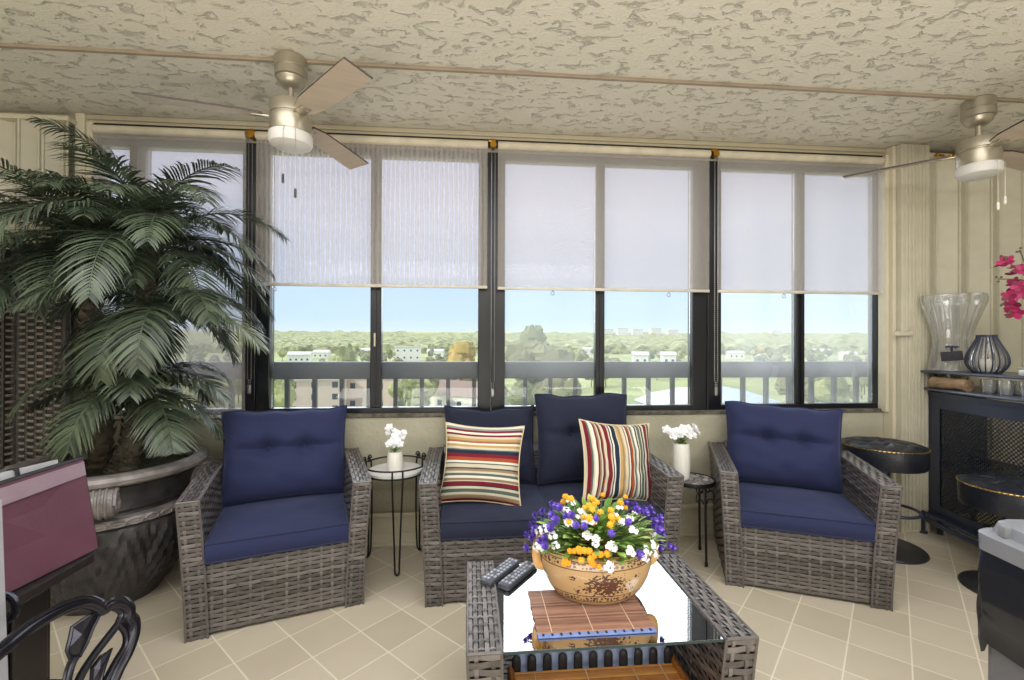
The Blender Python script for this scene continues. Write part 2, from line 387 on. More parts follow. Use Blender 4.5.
# ---------------------------------------------------------------- woven rattan furniture
rng = random.Random(7)
def rattan_mat():
    m, t, b = new_mat('grey_rattan')
    at = N(m, 'ShaderNodeAttribute'); at.attribute_name = 'rnd'
    tcn = N(m, 'ShaderNodeTexCoord')
    n = N(m, 'ShaderNodeTexNoise'); n.inputs['Scale'].default_value = 55; n.inputs['Detail'].default_value = 3; t.links.new(tcn.outputs['Object'], n.inputs[0])
    ad = N(m, 'ShaderNodeMath', operation='MULTIPLY_ADD'); t.links.new(n.outputs['Fac'], ad.inputs[0]); ad.inputs[1].default_value = .45; t.links.new(at.outputs['Fac'], ad.inputs[2])
    rp = N(m, 'ShaderNodeValToRGB'); t.links.new(ad.outputs[0], rp.inputs[0])
    rp.color_ramp.elements[0].position = .15; rp.color_ramp.elements[0].color = srgb(60, 55, 53)
    rp.color_ramp.elements[1].position = 1.1; rp.color_ramp.elements[1].color = srgb(128, 121, 119)
    t.links.new(rp.outputs[0], b.inputs['Base Color']); b.inputs['Roughness'].default_value = .40
    b.inputs['Specular IOR Level'].default_value = .8
    return m
m_rattan = rattan_mat()
m_rbase = mat('dark_rattan_backing', (26, 24, 24), .8)
def weave(mb, P, Lu, Lv, row=.0185, pitch=.042, amp=.0022, ww=.011):
    """plain weave: flat strands along u passing over and under stakes along v"""
    def nrm(u, v):
        e = .004
        a = P(min(u+e, Lu), v)-P(max(u-e, 0), v); c = P(u, min(v+e, Lv))-P(u, max(v-e, 0))
        return a.cross(c).normalized()
    rows = max(1, round(Lv/row)); row = Lv/rows
    nu = max(1, round(Lu/pitch)); pitch = Lu/nu
    ns = nu*4+1
    for j in range(rows):
        mb.r = rng.random()*.6
        v0, v1 = (j+.09)*row, (j+.91)*row
        cache = {}
        def S_(i, k):
            u = Lu*i/(ns-1); v = (v0, (v0+v1)/2, v1)[k]
            n = cache.get(i)
            if n is None: n = cache[i] = nrm(u, (v0+v1)/2)
            return P(u, v) + n*(amp*cos(pi*(u/pitch-.5+j)) + (.0012 if k == 1 else 0))
        mb.quad_grid(S_, ns, 3)
    for k in range(nu):
        mb.r = rng.random()*.6
        uc = (k+.5)*pitch; u0, u1 = max(0, uc-ww/2), min(Lu, uc+ww/2)
        ms = rows*3+1; cache2 = {}
        def W_(i, j):
            v = Lv*j/(ms-1); u = (u0, uc, u1)[i]
            n = cache2.get(j)
            if n is None: n = cache2[j] = nrm(uc, v)
            return P(u, v) + n*(-amp*1.0*cos(pi*(v/row-.5+k))*(1 if True else 0)*sin(pi/2) *1.0 + (.0008 if i == 1 else 0))
        mb.quad_grid(W_, 3, ms)
    # dark backing just below
    a, c = max(2, nu//2), max(2, rows//3)
    mb.cur = 1
    def B_(i, j):
        u, v = Lu*i/a, Lv*j/c
        return P(u, v)-nrm(u, v)*.006
    mb.quad_grid(B_, a+1, c+1); mb.cur = 0
V = Vector
DEP = .63
def ztop(y):      # arm top: highest at the back, curving down to the front
    t = min(max(y/DEP, 0), 1)
    return   .562 + .014*(1-(1-t)**2.1)
def flare(z): return .030*min(1, max(0, z/.56))**1.3
def yfr(z): return -.018*(max(0, z)/.56)**2.2
def arm(side, xi, wd=.075, zt=ztop, dep=DEP, zin=.27, rows=.0185):
    """xi: inner x of the arm at floor (positive), side = -1/+1"""
    mb = MB()
    def X(s, z): return side*(xi+flare(z)+s)          # s = 0 inner .. wd outer
    sw = (lambda a, c: (a, c)) if side > 0 else (lambda a, c: (c, a))
    H0 = zt(0)
    # front
    def Pf(u, v):
        s = u if side > 0 else wd-u
        return V((X(s, v), yfr(v), v))
    weave(mb, Pf, wd, H0, rows, .041)
    # top: strands run front to back
    def Pt(u, v):
        y = u*(dep)/dep; s = wd-v if side > 0 else v
        z = zt(y); f = (1-y/dep)
        return V((X(s, z if z < .56 else .56), y+yfr(.56)*f, z))
    def Pt2(u, v):
        return Pt(u, v)
    weave(mb, Pt2, dep, wd, .0165, .045)
    # outer side
    def Po(u, v):
        y = u if side > 0 else dep-u
        z = v/.6*zt(y)
        return V((X(wd, min(z, .56)), y+yfr(z)*(1-y/dep), z))
    weave(mb, Po, dep, .6, rows*1.15, .05)
    # inner side above the seat
    def Pi(u, v):
        y = dep-u if side > 0 else u
        z = zin+v/.33*(zt(y)-zin)
        return V((X(0, min(z, .56)), y+yfr(z)*(1-y/dep), z))
    weave(mb, Pi, dep, .33, rows, .045)
    # corner bindings
    for s in (0, wd):
        mb.r = .25
        mb.tube([V((X(s, z), yfr(z), z)) for z in [H0*i/8 for i in range(9)]], .0045, 6)
        mb.tube([V((X(s, .56), y+yfr(.56)*(1-y/dep), zt(y))) for y in [dep*i/10 for i in range(11)]], .0045, 6)
    mb.tube([V((X(s, .56), yfr(.56), H0)) for s in (0, wd/2, wd)], .0045, 6)
    # glides
    mb.cur = 1
    for y in (.04, dep-.04): mb.box(min(X(.02, 0), X(.06, 0)), max(X(.02, 0), X(.06, 0)), y-.02, y+.02, -.0, .012)
    return mb
# ---------------------------------------------------------------- cushions
def fabric_mat(name, col, rough=.85):
    m, t, b = new_mat(name)
    tcn = N(m, 'ShaderNodeTexCoord')
    n = N(m, 'ShaderNodeTexNoise'); n.inputs['Scale'].default_value = 500; t.links.new(tcn.outputs['Object'], n.inputs[0])
    n2 = N(m, 'ShaderNodeTexNoise'); n2.inputs['Scale'].default_value = 9; n2.inputs['Detail'].default_value = 3; t.links.new(tcn.outputs['Object'], n2.inputs[0])
    ad = N(m, 'ShaderNodeMath', operation='MULTIPLY_ADD'); t.links.new(n2.outputs['Fac'], ad.inputs[0]); ad.inputs[1].default_value = 2.5; t.links.new(n.outputs['Fac'], ad.inputs[2])
    bp = N(m, 'ShaderNodeBump'); bp.inputs['Strength'].default_value = .25; bp.inputs['Distance'].default_value = .006
    t.links.new(ad.outputs[0], bp.inputs['Height']); t.links.new(bp.outputs[0], b.inputs['Normal'])
    b.inputs['Base Color'].default_value = srgb(*col); b.inputs['Roughness'].default_value = rough
    b.inputs['Sheen Weight'].default_value = .25; b.inputs['Sheen Roughness'].default_value = .4; b.inputs['Sheen Tint'].default_value = (.5, .6, 1, 1)
    return m
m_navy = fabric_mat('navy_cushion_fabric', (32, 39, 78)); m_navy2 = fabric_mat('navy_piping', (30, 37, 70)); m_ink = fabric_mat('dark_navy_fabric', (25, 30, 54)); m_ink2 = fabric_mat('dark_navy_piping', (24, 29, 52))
def box_cushion(W, Dp, T, crown=.015, n=26, sag=0.0):
    """box cushion lying flat: x in +-W/2, y in 0..Dp, z 0..T, with piping"""
    mb = MB(); r = .022
    def shape(i, j, top):
        a, c = -1+2*i/(n-1), -1+2*j/(n-1)
        x = a*W/2; y = (c+1)/2*Dp
        e = (1-abs(a)**6)*(1-abs(c)**6)
        z = T + crown*(1-a*a)**.7*(1-c*c)**.7 + .004*noise.noise(V((x*9+W, y*9, 3.1))) - sag*exp(-((a)**2+(c)**2)*3)
        return V((x, y, z if top else 0))
    mb.quad_grid(lambda i, j: shape(i, j, True), n, n)
    mb.quad_grid(lambda i, j: shape(n-1-i, j, False), n, n)
    ring = [(-W/2+W*i/12, 0) for i in range(12)] + [(W/2, Dp*i/12) for i in range(12)] + [(W/2-W*i/12, Dp) for i in range(12)] + [(-W/2, Dp-Dp*i/12) for i in range(12)]
    def side(i, j):
        x, y = ring[i]; t = j/6
        nx, ny = (0, -1) if i < 12 else (1, 0) if i < 24 else (0, 1) if i < 36 else (-1, 0)
        bl = .010*sin(pi*t)
        return V((x+nx*bl, y+ny*bl, T*t+ (.0 if j < 6 else 0)))
    mb.quad_grid(side, 48, 7, closeu=True)
    ppt = [V((x, y, T)) for x, y in ring]
    pip = MB(); pip.tube(ppt, .005, 6, close=True); pip.tube([V((x, y, .002)) for x, y in ring], .005, 6, close=True)
    return mb, pip
def tuft_cushion(W, Hh, T, n=40, tufts=((-.30, .12), (.30, .12)), seed=0, slump=0.0, crease=.018):
    """back cushion standing in x-z, front towards -y, button-tufted on the front, knife edge with piping"""
    mb = MB()
    def body(i, j, front):
        a, c = -1+2*i/(n-1), -1+2*j/(n-1)
        e = (1-abs(a)**3.2)**.55 * (1-abs(c)**3.2)**.55
        th = T/2*e
        if front:
            for ta, tb in tufts:
                d2 = ((a-ta)*W/2)**2+((c-tb)*Hh/2)**2
                th -= .042*exp(-d2/.0016) + .012*exp(-d2/.012)
            th -= crease*exp(-((c-tufts[0][1])*Hh/2)**2/.0006)*(1-abs(a)**4)
            th += .006*noise.noise(V((a*3+seed, c*3, 1.7)))*e*2
        # corners drawn out a little, sides hollow
        px = a*W/2*(1-.06*(1-c*c)*abs(a)); pz = c*Hh/2*(1-.06*(1-a*a)*abs(c))
        pz -= slump*(1-a*a)*(c+1)/2
        pz += .009*noise.noise(V((a*2.2+seed, 0, 5.0)))*(c+1)
        return V((px, -th if front else th*.8, Hh/2+pz))
    mb.quad_grid(lambda i, j: body(i, j, True), n, n)
    mb.quad_grid(lambda i, j: body(n-1-i, j, False), n, n)
    idx = [(i, 0) for i in range(0, n-1)] + [(n-1, j) for j in range(0, n-1)] + [(n-1-i, n-1) for i in range(0, n-1)] + [(0, n-1-j) for j in range(0, n-1)]
    pip = MB(); pip.tube([body(i, j, True) for i, j in idx], .0055, 6, close=True)
    but = MB()
    for ta, tb in tufts:
        i, j = round((ta+1)/2*(n-1)), round((tb+1)/2*(n-1)); p = body(i, j, True)
        but.ball((p.x, p.y-.002, p.z), .011, 10, 6)
    return mb, pip, but
# ---------------------------------------------------------------- armchairs
XI = .262         # inner half width at the floor
def back_panel(mb, hw, dep=DEP):
    def Pb(u, v): return V((-hw+u, dep-.075, .27+v))
    weave(mb, Pb, 2*hw, .30, .0185, .045)
    def Pb2(u, v): return V((hw+.04-u, dep-.005, v))
    weave(mb, Pb2, 2*hw+.08, .58, .022, .05)
    mb.r = .2; mb.tube([(-hw, dep-.04, .565), (hw, dep-.04, .565)], .034, 8)
def make_armchair(label):
    t = thing('rattan_armchair', label, 'armchair', (0, 0, 0), 0, 'grey rattan armchairs with navy cushions')
    for sd in (-1, 1): arm(sd, XI).build('arm', [m_rattan, m_rbase], t)
    mb = MB(); weave(mb, lambda u, v: V((-XI-.012+u, .012, .012+v)), 2*XI+.024, .295, .0185, .045)
    mb.cur = 1; mb.box(-XI, XI, .02, DEP-.08, .285, .300); mb.build('apron', [m_rattan, m_rbase], t)
    mb = MB(); back_panel(mb, XI+.02); mb.build('backrest', [m_rattan, m_rbase], t)
    c, p = box_cushion(.545, .54, .078, .016); s = c.build('seat_cushion', m_navy, t, loc=(0, -.006, .302)); p.build('piping', m_navy2, s)
    c, p, k = tuft_cushion(.60, .465, .21, seed=1.0, crease=.03)
    s = c.build('back_cushion', m_navy, t, loc=(0, .44, .385), rot=(radians(-14), 0, 0)); p.build('piping', m_navy2, s); k.build('button', m_navy2, s)
    return t
ch = make_armchair('grey rattan armchair with navy cushions beside the carved urn, left of the loveseat')
ch.location = (-.812, 2.028, 0); ch.rotation_euler.z = radians(18.9)
c2 = copy_tree(ch); c2['label'] = 'grey rattan armchair with navy cushions in front of a round bar stool'
c2.location = (1.567, 2.025, 0); c2.rotation_euler.z = radians(-23.7)
for k in kids(c2):
    if k.name.startswith('back_cushion'): k.rotation_euler = (radians(-15), radians(2), radians(-2)); k.location.x += .0
# ---------------------------------------------------------------- loveseat
t = thing('rattan_loveseat', 'grey rattan two-seat sofa with navy cushions under the middle windows', 'sofa', (.385, 2.100, 0), radians(1.2))
LI = .515
for sd in (-1, 1): arm(sd, LI).build('arm', [m_rattan, m_rbase], t)
mb = MB(); weave(mb, lambda u, v: V((-LI-.012+u, .012, .012+v)), 2*LI+.024, .295, .0185, .045)
mb.cur = 1; mb.box(-LI, LI, .02, DEP-.08, .285, .300); mb.build('apron', [m_rattan, m_rbase], t)
mb = MB(); back_panel(mb, LI+.02); mb.build('backrest', [m_rattan, m_rbase], t)
for sd in (-1, 1):
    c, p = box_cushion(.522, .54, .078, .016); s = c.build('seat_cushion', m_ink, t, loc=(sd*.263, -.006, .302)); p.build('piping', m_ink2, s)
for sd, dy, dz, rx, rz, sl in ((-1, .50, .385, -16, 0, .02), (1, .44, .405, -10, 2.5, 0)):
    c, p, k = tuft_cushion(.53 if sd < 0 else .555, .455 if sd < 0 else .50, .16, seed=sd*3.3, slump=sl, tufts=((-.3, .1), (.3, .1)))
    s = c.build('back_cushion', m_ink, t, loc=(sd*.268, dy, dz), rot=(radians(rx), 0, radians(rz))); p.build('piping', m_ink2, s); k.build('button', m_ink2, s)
# ---------------------------------------------------------------- striped pillows
def stripe_mat(name, stripes, axis):
    m, t, b = new_mat(name)
    uv = N(m, 'ShaderNodeUVMap'); uv.uv_map = 'uv'
    sp = N(m, 'ShaderNodeSeparateXYZ'); t.links.new(uv.outputs[0], sp.inputs[0])
    tot = sum(s[1] for s in stripes)
    # two ramps (32 stops each) chained
    half = (len(stripes)+1)//2
    outs = []; pos = 0
    for part in (stripes[:half], stripes[half:]):
        rp = N(m, 'ShaderNodeValToRGB'); rp.color_ramp.interpolation = 'CONSTANT'
        start = pos
        for q, (c, wd) in enumerate(part):
            if q == 0: e = rp.color_ramp.elements[0]; e.position = 0 if outs == [] else pos/tot
            elif q == 1: e = rp.color_ramp.elements[1]; e.position = pos/tot
            else: e = rp.color_ramp.elements.new(pos/tot)
            e.color = srgb(*c); pos += wd
        t.links.new(sp.outputs[axis], rp.inputs[0]); outs.append((rp, start/tot))
    gt = N(m, 'ShaderNodeMath', operation='GREATER_THAN'); t.links.new(sp.outputs[axis], gt.inputs[0]); gt.inputs[1].default_value = outs[1][1]
    mx = N(m, 'ShaderNodeMix', data_type='RGBA'); t.links.new(gt.outputs[0], mx.inputs[0]); t.links.new(outs[0][0].outputs[0], mx.inputs[6]); t.links.new(outs[1][0].outputs[0], mx.inputs[7])
    t.links.new(mx.outputs[2], b.inputs['Base Color']); b.inputs['Roughness'].default_value = .9
    n = N(m, 'ShaderNodeTexNoise'); n.inputs['Scale'].default_value = 300; bp = N(m, 'ShaderNodeBump'); bp.inputs['Strength'].default_value = .2; bp.inputs['Distance'].default_value = .004
    t.links.new(n.outputs['Fac'], bp.inputs['Height']); t.links.new(bp.outputs[0], b.inputs['Normal'])
    return m
CR_, RD, NV, OR, YE, GR, WH, TN, BK, LG = (204, 196, 174), (116, 18, 36), (24, 38, 62), (164, 74, 44), (190, 154, 92), (84, 98, 90), (228, 222, 208), (148, 124, 98), (46, 42, 50), (140, 146, 142)
stripes_a = [(RD, 2), (TN, 3), (CR_, 2), (GR, 3), (CR_, 2), (BK, 1), (RD, 3), (CR_, 1), (TN, 2), (WH, 2), (GR, 2), (CR_, 2), (TN, 2), (BK, 1), (CR_, 3), (GR, 1), (WH, 2), (OR, 3), (RD, 2), (RD, 1), (NV, 3), (GR, 1), (CR_, 2), (YE, 2), (WH, 2), (OR, 1), (TN, 1), (YE, 2), (CR_, 2), (RD, 2), (WH, 2), (RD, 2), (LG, 2), (WH, 2)]
stripes_b = [(CR_, 1), (RD, 2), (GR, 1), (CR_, 1), (WH, 2), (RD, 1), (TN, 1), (CR_, 1), (BK, 1), (OR, 1), (CR_, 2), (RD, 3), (CR_, 1), (NV, 1), (WH, 1), (NV, 3), (CR_, 1), (YE, 2), (TN, 1), (YE, 1), (CR_, 2), (TN, 1), (WH, 1), (BK, 1), (OR, 2), (CR_, 1), (GR, 1), (LG, 1), (WH, 2), (BK, 1), (CR_, 1), (GR, 2), (CR_, 1), (BK, 1), (LG, 1), (WH, 1), (RD, 3), (CR_, 1), (GR, 2), (WH, 1), (CR_, 1)]
m_pipe = mat('cream_piping', (214, 200, 164), .9)
def pillow(W, Hh, T, n=30, seed=0.):
    mb = MB()
    def P(i, j, fr):
        a, c = -1+2*i/(n-1), -1+2*j/(n-1)
        e = (1-a*a)**.5*(1-c*c)**.5
        px = a*W/2*(1-.10*(1-c*c)); pz = c*Hh/2*(1-.10*(1-a*a))
        th = T/2*e**.9*(1+.12*noise.noise(V((a*2+seed, c*2, 0)))) + .010*noise.noise(V((a*4, c*4, seed)))*(e > 0)*e
        return V((px, -th if fr else th, pz))
    mb.quad_grid(lambda i, j: P(i, j, True), n, n, uv=lambda i, j: (i/(n-1), j/(n-1)))
    mb.quad_grid(lambda i, j: P(n-1-i, j, False), n, n, uv=lambda i, j: (1-i/(n-1), j/(n-1)))
    idx = [(i, 0) for i in range(n-1)]+[(n-1, j) for j in range(n-1)]+[(n-1-i, n-1) for i in range(n-1)]+[(0, n-1-j) for j in range(n-1)]
    pip = MB(); pip.tube([P(i, j, True) for i, j in idx], .004, 6, close=True)
    return mb, pip
def place_pillow(mt, label, loc, rot, W, Hh, T, seed):
    mb, pip = pillow(W, Hh, T, seed=seed)
    o = mb.build('throw_pillow', mt, None, loc=loc, rot=rot); tag(o, label, 'pillow', 'striped throw pillows on the loveseat'); pip.build('piping', m_pipe, o)
place_pillow(stripe_mat('horizontal_stripes', stripes_a, 1), 'striped pillow with horizontal stripes against the left arm of the loveseat', (.052, 2.335, .578), (radians(-20), radians(2), radians(-8)), .415, .40, .15, 2.)
place_pillow(stripe_mat('vertical_stripes', stripes_b, 0), 'striped pillow with upright stripes against the right arm of the loveseat', (.755, 2.315, .582), (radians(-17), radians(6), radians(14)), .43, .41, .15, 5.)
# ---------------------------------------------------------------- coffee table
m_tglass = None
def table_glass():
    m, t, b = new_mat('tinted_table_glass'); t.nodes.remove(b); out = t.nodes['Material Output']
    tr = N(m, 'ShaderNodeBsdfTransparent'); tr.inputs[0].default_value = (.62, .68, .70, 1)
    gl = N(m, 'ShaderNodeBsdfGlossy'); gl.inputs['Roughness'].default_value = .015; gl.inputs[0].default_value = (1, 1, 1, 1)
    fr = N(m, 'ShaderNodeFresnel'); fr.inputs[0].default_value = 3.0
    mx = N(m, 'ShaderNodeMixShader'); mr = N(m, 'ShaderNodeMapRange'); mr.inputs[3].default_value = .42; mr.inputs[4].default_value = 1.0; t.links.new(fr.outputs[0], mr.inputs[0]); t.links.new(mr.outputs[0], mx.inputs[0]); t.links.new(tr.outputs[0], mx.inputs[1]); t.links.new(gl.outputs[0], mx.inputs[2])
    t.links.new(mx.outputs[0], out.inputs[0]); return m
m_gedge = mat('green_glass_edge', (44, 64, 66), .15)
TX, TY, TZ = .382, 1.205, .40
ct = thing('coffee_table', 'grey rattan coffee table with glass top and lower shelf in front of the loveseat', 'coffee table', (TX, TY, 0), radians(.3))
TD = .46; HW = .392; WD = .088
for sd in (-1, 1):
    mb = MB()
    def fx(z): return .012*(z/TZ)
    def X(s, z, sd=sd): return sd*(HW-WD-.012+fx(z)+s)
    def Pf(u, v, sd=sd): return V((X(u if sd > 0 else WD-u, v), -.03*(v/TZ)**2, v))
    weave(mb, Pf, WD, TZ, .022, .044)
    def Pbk(u, v, sd=sd): return V((X(WD-u if sd > 0 else u, v), TD, v))
    weave(mb, Pbk, WD, TZ, .022, .044)
    def Pt(u, v, sd=sd): return V((X(WD-v if sd > 0 else v, TZ), u-.03*(1-u/TD), TZ))
    weave(mb, Pt, TD, WD, .0155, .034, .0026, .008)
    def Po(u, v, sd=sd): y = u if sd > 0 else TD-u; return V((X(WD, v), y-.03*(v/TZ)**2*(1-y/TD), v))
    weave(mb, Po, TD, TZ, .0185, .045)
    def Pi(u, v, sd=sd): y = TD-u if sd > 0 else u; return V((X(0, v), y-.03*(v/TZ)**2*(1-y/TD), v))
    weave(mb, Pi, TD, TZ, .0185, .045)
    mb.r = .2
    for s in (0, WD):
        mb.tube([V((X(s, z), -.03*(z/TZ)**2, z)) for z in [TZ*i/6 for i in range(7)]], .0045, 6)
        mb.tube([V((X(s, TZ), -.03, TZ)), V((X(s, TZ), TD, TZ))], .0045, 6)
    mb.tube([V((X(0, TZ), -.03, TZ)), V((X(WD, TZ), -.03, TZ))], .0045, 6)
    mb.build('side_panel', [m_rattan, m_rbase], ct)
GX = HW-WD+.002
mb = MB(); mb.box(-GX, GX, -.026, TD-.01, TZ-.010, TZ-.002, .001)
for f_ in range(len(mb.f)):
    pass
gm = mb.build('glass_top', [table_glass(), m_gedge], ct, False)
for p in gm.data.polygons:
    if abs(p.normal.z) < .5: p.material_index = 1
mb = MB(); mb.box(-GX-.004, -GX+.012, -.02, TD-.012, TZ-.024, TZ-.011); mb.box(GX-.012, GX+.004, -.02, TD-.012, TZ-.024, TZ-.011); mb.box(-GX, GX, TD-.03, TD-.012, TZ-.03, TZ-.011)
mb.build('support_rail', m_rbase, ct, False)
mb = MB(); weave(mb, lambda u, v: V((-GX+u, .02+v, .13)), 2*GX, TD-.05, .02, .045); weave(mb, lambda u, v: V((-GX+u, .018, .085+v)), 2*GX, .045, .015, .045)
mb.build('shelf', [m_rattan, m_rbase], ct)
# ---------------------------------------------------------------- carved urn
rng = random.Random(11)
m_urn = mat('shaded_pewter_resin', (64, 62, 64), .42, .2, var=.5, scale=14, bump=.35, bscale=35)  # darker copy for bowl and neck, shading put into the colour
m_urn_l = mat('lit_pewter_rim', (134, 128, 126), .42, .15, var=.35, scale=16, bump=.3, bscale=40)  # lighter copy for rim, band and scrolls, light put into the colour
UX, UY = -1.715, 2.335
urn = thing('carved_urn', 'large dark carved planter urn with scrolls holding the palm', 'urn', (UX, UY, 0))
mb = MB()
# bell: leaf-fluted, bulging
prof = [(0, .0), (.19, .0), (.20, .02), (.222, .06), (.262, .12), (.298, .19), (.322, .26), (.335, .33), (.335, .39), (.318, .41)]
def leaf(a, j):
    z = prof[j][1]
    if j < 2 or j > 8: return 1
    return 1+.045*abs(sin(6*a+5*z))**.6-.02+.012*sin(30*(a+.9*z))
pp = []
for q in range(len(prof)-1):
    for k in range(4): pp.append(tuple(V(prof[q]).lerp(V(prof[q+1]), k/4)))
pp.append(prof[-1])
def leaf2(a, j):
    z = pp[j][1]; f = min(1, max(0, (z-.03)/.06))*min(1, max(0, (.395-z)/.03))
    ph = (6*a/pi) % 1 ; cen = abs(ph-.5)*2        # 12 acanthus leaves
    veins = sin(62*(z*.75+cen*.20))
    return 1+f*(.035*(1-cen**2)-.01+.020*veins)
mb.lathe(pp, 144, mod=leaf2); mb.build('bowl', m_urn, urn)
# beaded guilloche band
mb = MB(); mb.lathe([(.315, .40), (.340, .405), (.346, .42), (.340, .438), (.315, .445)], 72)
for i in range(36):
    a = 2*pi*i/36
    pts = [(.346*cos(a+.075*cos(q*pi/4)), .346*sin(a+.075*cos(q*pi/4)), .422+.012*sin(q*pi/4)) for q in range(8)]
    mb.tube(pts, .005, 5, close=True)
mb.build('leaf_band', m_urn_l, urn)
mb = MB(); mb.lathe([(.315, .44), (.312, .455), (.322, .47), (.318, .50), (.328, .54), (.342, .57), (.338, .575), (.345, .585)], 72)
mb.build('neck', m_urn, urn)
mb = MB(); mb.lathe([(.336, .578), (.364, .583), (.382, .595), (.388, .612), (.382, .628), (.366, .637), (.342, .638), (.325, .628), (.320, .59)], 72)
mb.build('rim', m_urn_l, urn)
mb = MB(); mb.lathe([(0, .585), (.15, .592), (.322, .585)], 32); mb.build('moss', mat('dry_moss', (60, 58, 40), .95, var=.4, scale=40, bump=.8), urn)
for k in range(4):
    a = radians(-62+90*k); mb = MB()
    R = Matrix.Rotation(a, 4, 'Z')
    # drum on its side, axis tangential, with a spiral on both faces
    cx, cz, rr = .358, .525, .060
    mb.tube([R @ V((cx, y, cz)) for y in (-.068, -.062, .062, .068)], [rr*.9, rr, rr, rr*.9], 20)
    for sy in (-1, 1):
        pts = []
        for q in range(44):
            th = q*.36; r_ = rr*1.0*(1-q/50)
            pts.append(R @ V((cx+r_*cos(th), sy*.071, cz+r_*sin(th))))
        mb.tube(pts, [.008-.004*q/44 for q in range(44)], 6)
    for q in range(-2, 3): mb.tube([R @ V((cx+rr*cos(e)*1.02, q*.02, cz+rr*sin(e)*1.02)) for e in [i*.3-1.6 for i in range(14)]], .006, 5)
    mb.build('scroll', m_urn_l, urn)
# ---------------------------------------------------------------- palm
def leafmat(name, c0, c1, rough=.42):
    m, t, b = new_mat(name)
    at = N(m, 'ShaderNodeAttribute'); at.attribute_name = 'rnd'
    rp = N(m, 'ShaderNodeValToRGB'); t.links.new(at.outputs['Fac'], rp.inputs[0])
    rp.color_ramp.elements[0].color = srgb(*c0); rp.color_ramp.elements[1].color = srgb(*c1)
    t.links.new(rp.outputs[0], b.inputs['Base Color']); b.inputs['Roughness'].default_value = rough
    return m
m_frond = leafmat('palm_leaf', (36, 46, 36), (84, 96, 74))
m_frond_y = leafmat('pale_palm_leaf', (76, 86, 60), (108, 116, 86))
m_trunk = mat('palm_trunk_bark', (92, 86, 72), .9, var=.4, scale=30, bump=.8, bscale=60)
palm = thing('potted_palm', 'tall artificial palm with drooping fronds growing from the carved urn', 'palm', (UX, UY, .58))
P0 = V((UX, UY, .58))
crownA = at_d(88, 262, 2.30)-P0; crownB = at_d(152, 246, 2.22)-P0; crownC = at_d(140, 388, 2.18)-P0; crownD = at_d(162, 310, 2.14)-P0
def trunk(p, q, r):
    mb = MB(); pts = spline([p, V(p).lerp(V(q), .35)+V((.02, .01, 0)), V(p).lerp(V(q), .7), q], 50)
    rs = [r*(1.12 if i % 2 else .92)*(1-.15*i/50) for i in range(50)]
    mb.tube(pts, rs, 12)
    for i in range(3, 48, 2):                    # leaf-base scales
        for k in range(6):
            a = 2*pi*k/6+(i//2 % 2)*pi/6; d = V((cos(a), sin(a), 0)); c = pts[i]+d*rs[i]*.95
            mb.face([c+V((-d.y, d.x, 0))*r*.45, c-V((-d.y, d.x, 0))*r*.45, c+d*r*.35+V((0, 0, r*.6))])
    return mb
trunk((-.06, .01, 0), crownA-V((0, 0, .02)), .047).build('trunk', m_trunk, palm)
trunk((.08, -.02, 0), crownB-V((0, 0, .02)), .043).build('trunk', m_trunk, palm)
trunk((.02, .07, 0), crownD-V((0, 0, .02)), .028).build('trunk', m_trunk, palm)
trunk((.04, -.06, 0), crownC-V((0, 0, .02)), .030).build('trunk', m_trunk, palm)
YMAX = 2.60-UY; XMIN = -2.9-UX
def frond(base, az, e0, k, L, nl=44, ll=.165, pale=False, twist=0.):
    mb = MB(); n = 26
    pts = []; p = V(base); tg = []
    for i in range(n):
        t = i/(n-1); e = radians(e0-k*t**1.15); a = az+twist*t
        d = V((cos(e)*cos(a), cos(e)*sin(a), sin(e))); tg.append(d); pts.append(p.copy()); p = p+d*L/(n-1)
    def fix(q):
        if q.y > YMAX: q.y = YMAX+(q.y-YMAX)*.05
        if q.x < XMIN: q.x = XMIN
        if q.x+UX > -1.40 and q.z < .14: q.z = .14+(q.z-.14)*.15
        return q
    mb.r = .5; mb.tube([fix(q.copy()) for q in pts], [.0065*(1-.8*i/n) for i in range(n)], 5)
    for s in range(nl):
        t = .10+.90*s/(nl-1); fi = t*(n-1); i = min(int(fi), n-2); u = fi-i
        b0 = pts[i].lerp(pts[i+1], u); d = tg[i].lerp(tg[i+1], u).normalized()
        sd = d.cross(V((0, 0, 1)))
        sd = sd.normalized() if sd.length > .08 else V((-sin(az), cos(az), 0))
        upv = sd.cross(d).normalized()
        lng = ll*(.45+.75*sin(pi*min(1, .12+t*.80)))*rng.uniform(.85, 1.1)*(1-.45*max(0, t-.75)/.25)
        for sg in (-1, 1):
            if rng.random() < .03: continue
            mb.r = rng.random()
            fwd = .55+.5*t
            dir0 = (sd*sg+d*fwd+upv*rng.uniform(.05, .35)).normalized()
            q = b0.copy(); seg = 4; prev = None
            wd = .0050*rng.uniform(.8, 1.2)
            wv = dir0.cross(upv).normalized()
            for z in range(seg+1):
                w_ = wd*(.6, 1, .9, .6, .06)[z]
                a_, c_ = fix(q+wv*w_), fix(q-wv*w_)
                if prev: mb.face([prev[0], prev[1], c_, a_])
                prev = (a_, c_)
                dd = (dir0+V((0, 0, -1))*(.26*z*rng.uniform(.7, 1.3))).normalized()
                q = q+dd*lng/seg
    mb.build('frond', m_frond_y if pale else m_frond, palm)
def crown(c, n, L, e_hi=72, e_lo=-5, off=0.):
    for i in range(n):
        g = i/(n-1); az = off+i*2.39996
        e0 = e_hi+(e_lo-e_hi)*g+rng.uniform(-8, 8)
        back = max(0, sin(az))                   # shorter towards the window
        frond(c, az, e0, rng.uniform(85, 120)-(20 if g > .6 else 0), L*rng.uniform(.88, 1.1)*(1-.30*back), pale=rng.random() < .07, twist=rng.uniform(-.4, .4))
crown(crownA, 30, .72, 84, 0, .3)
crown(crownB, 32, .68, 86, -5, 1.4)
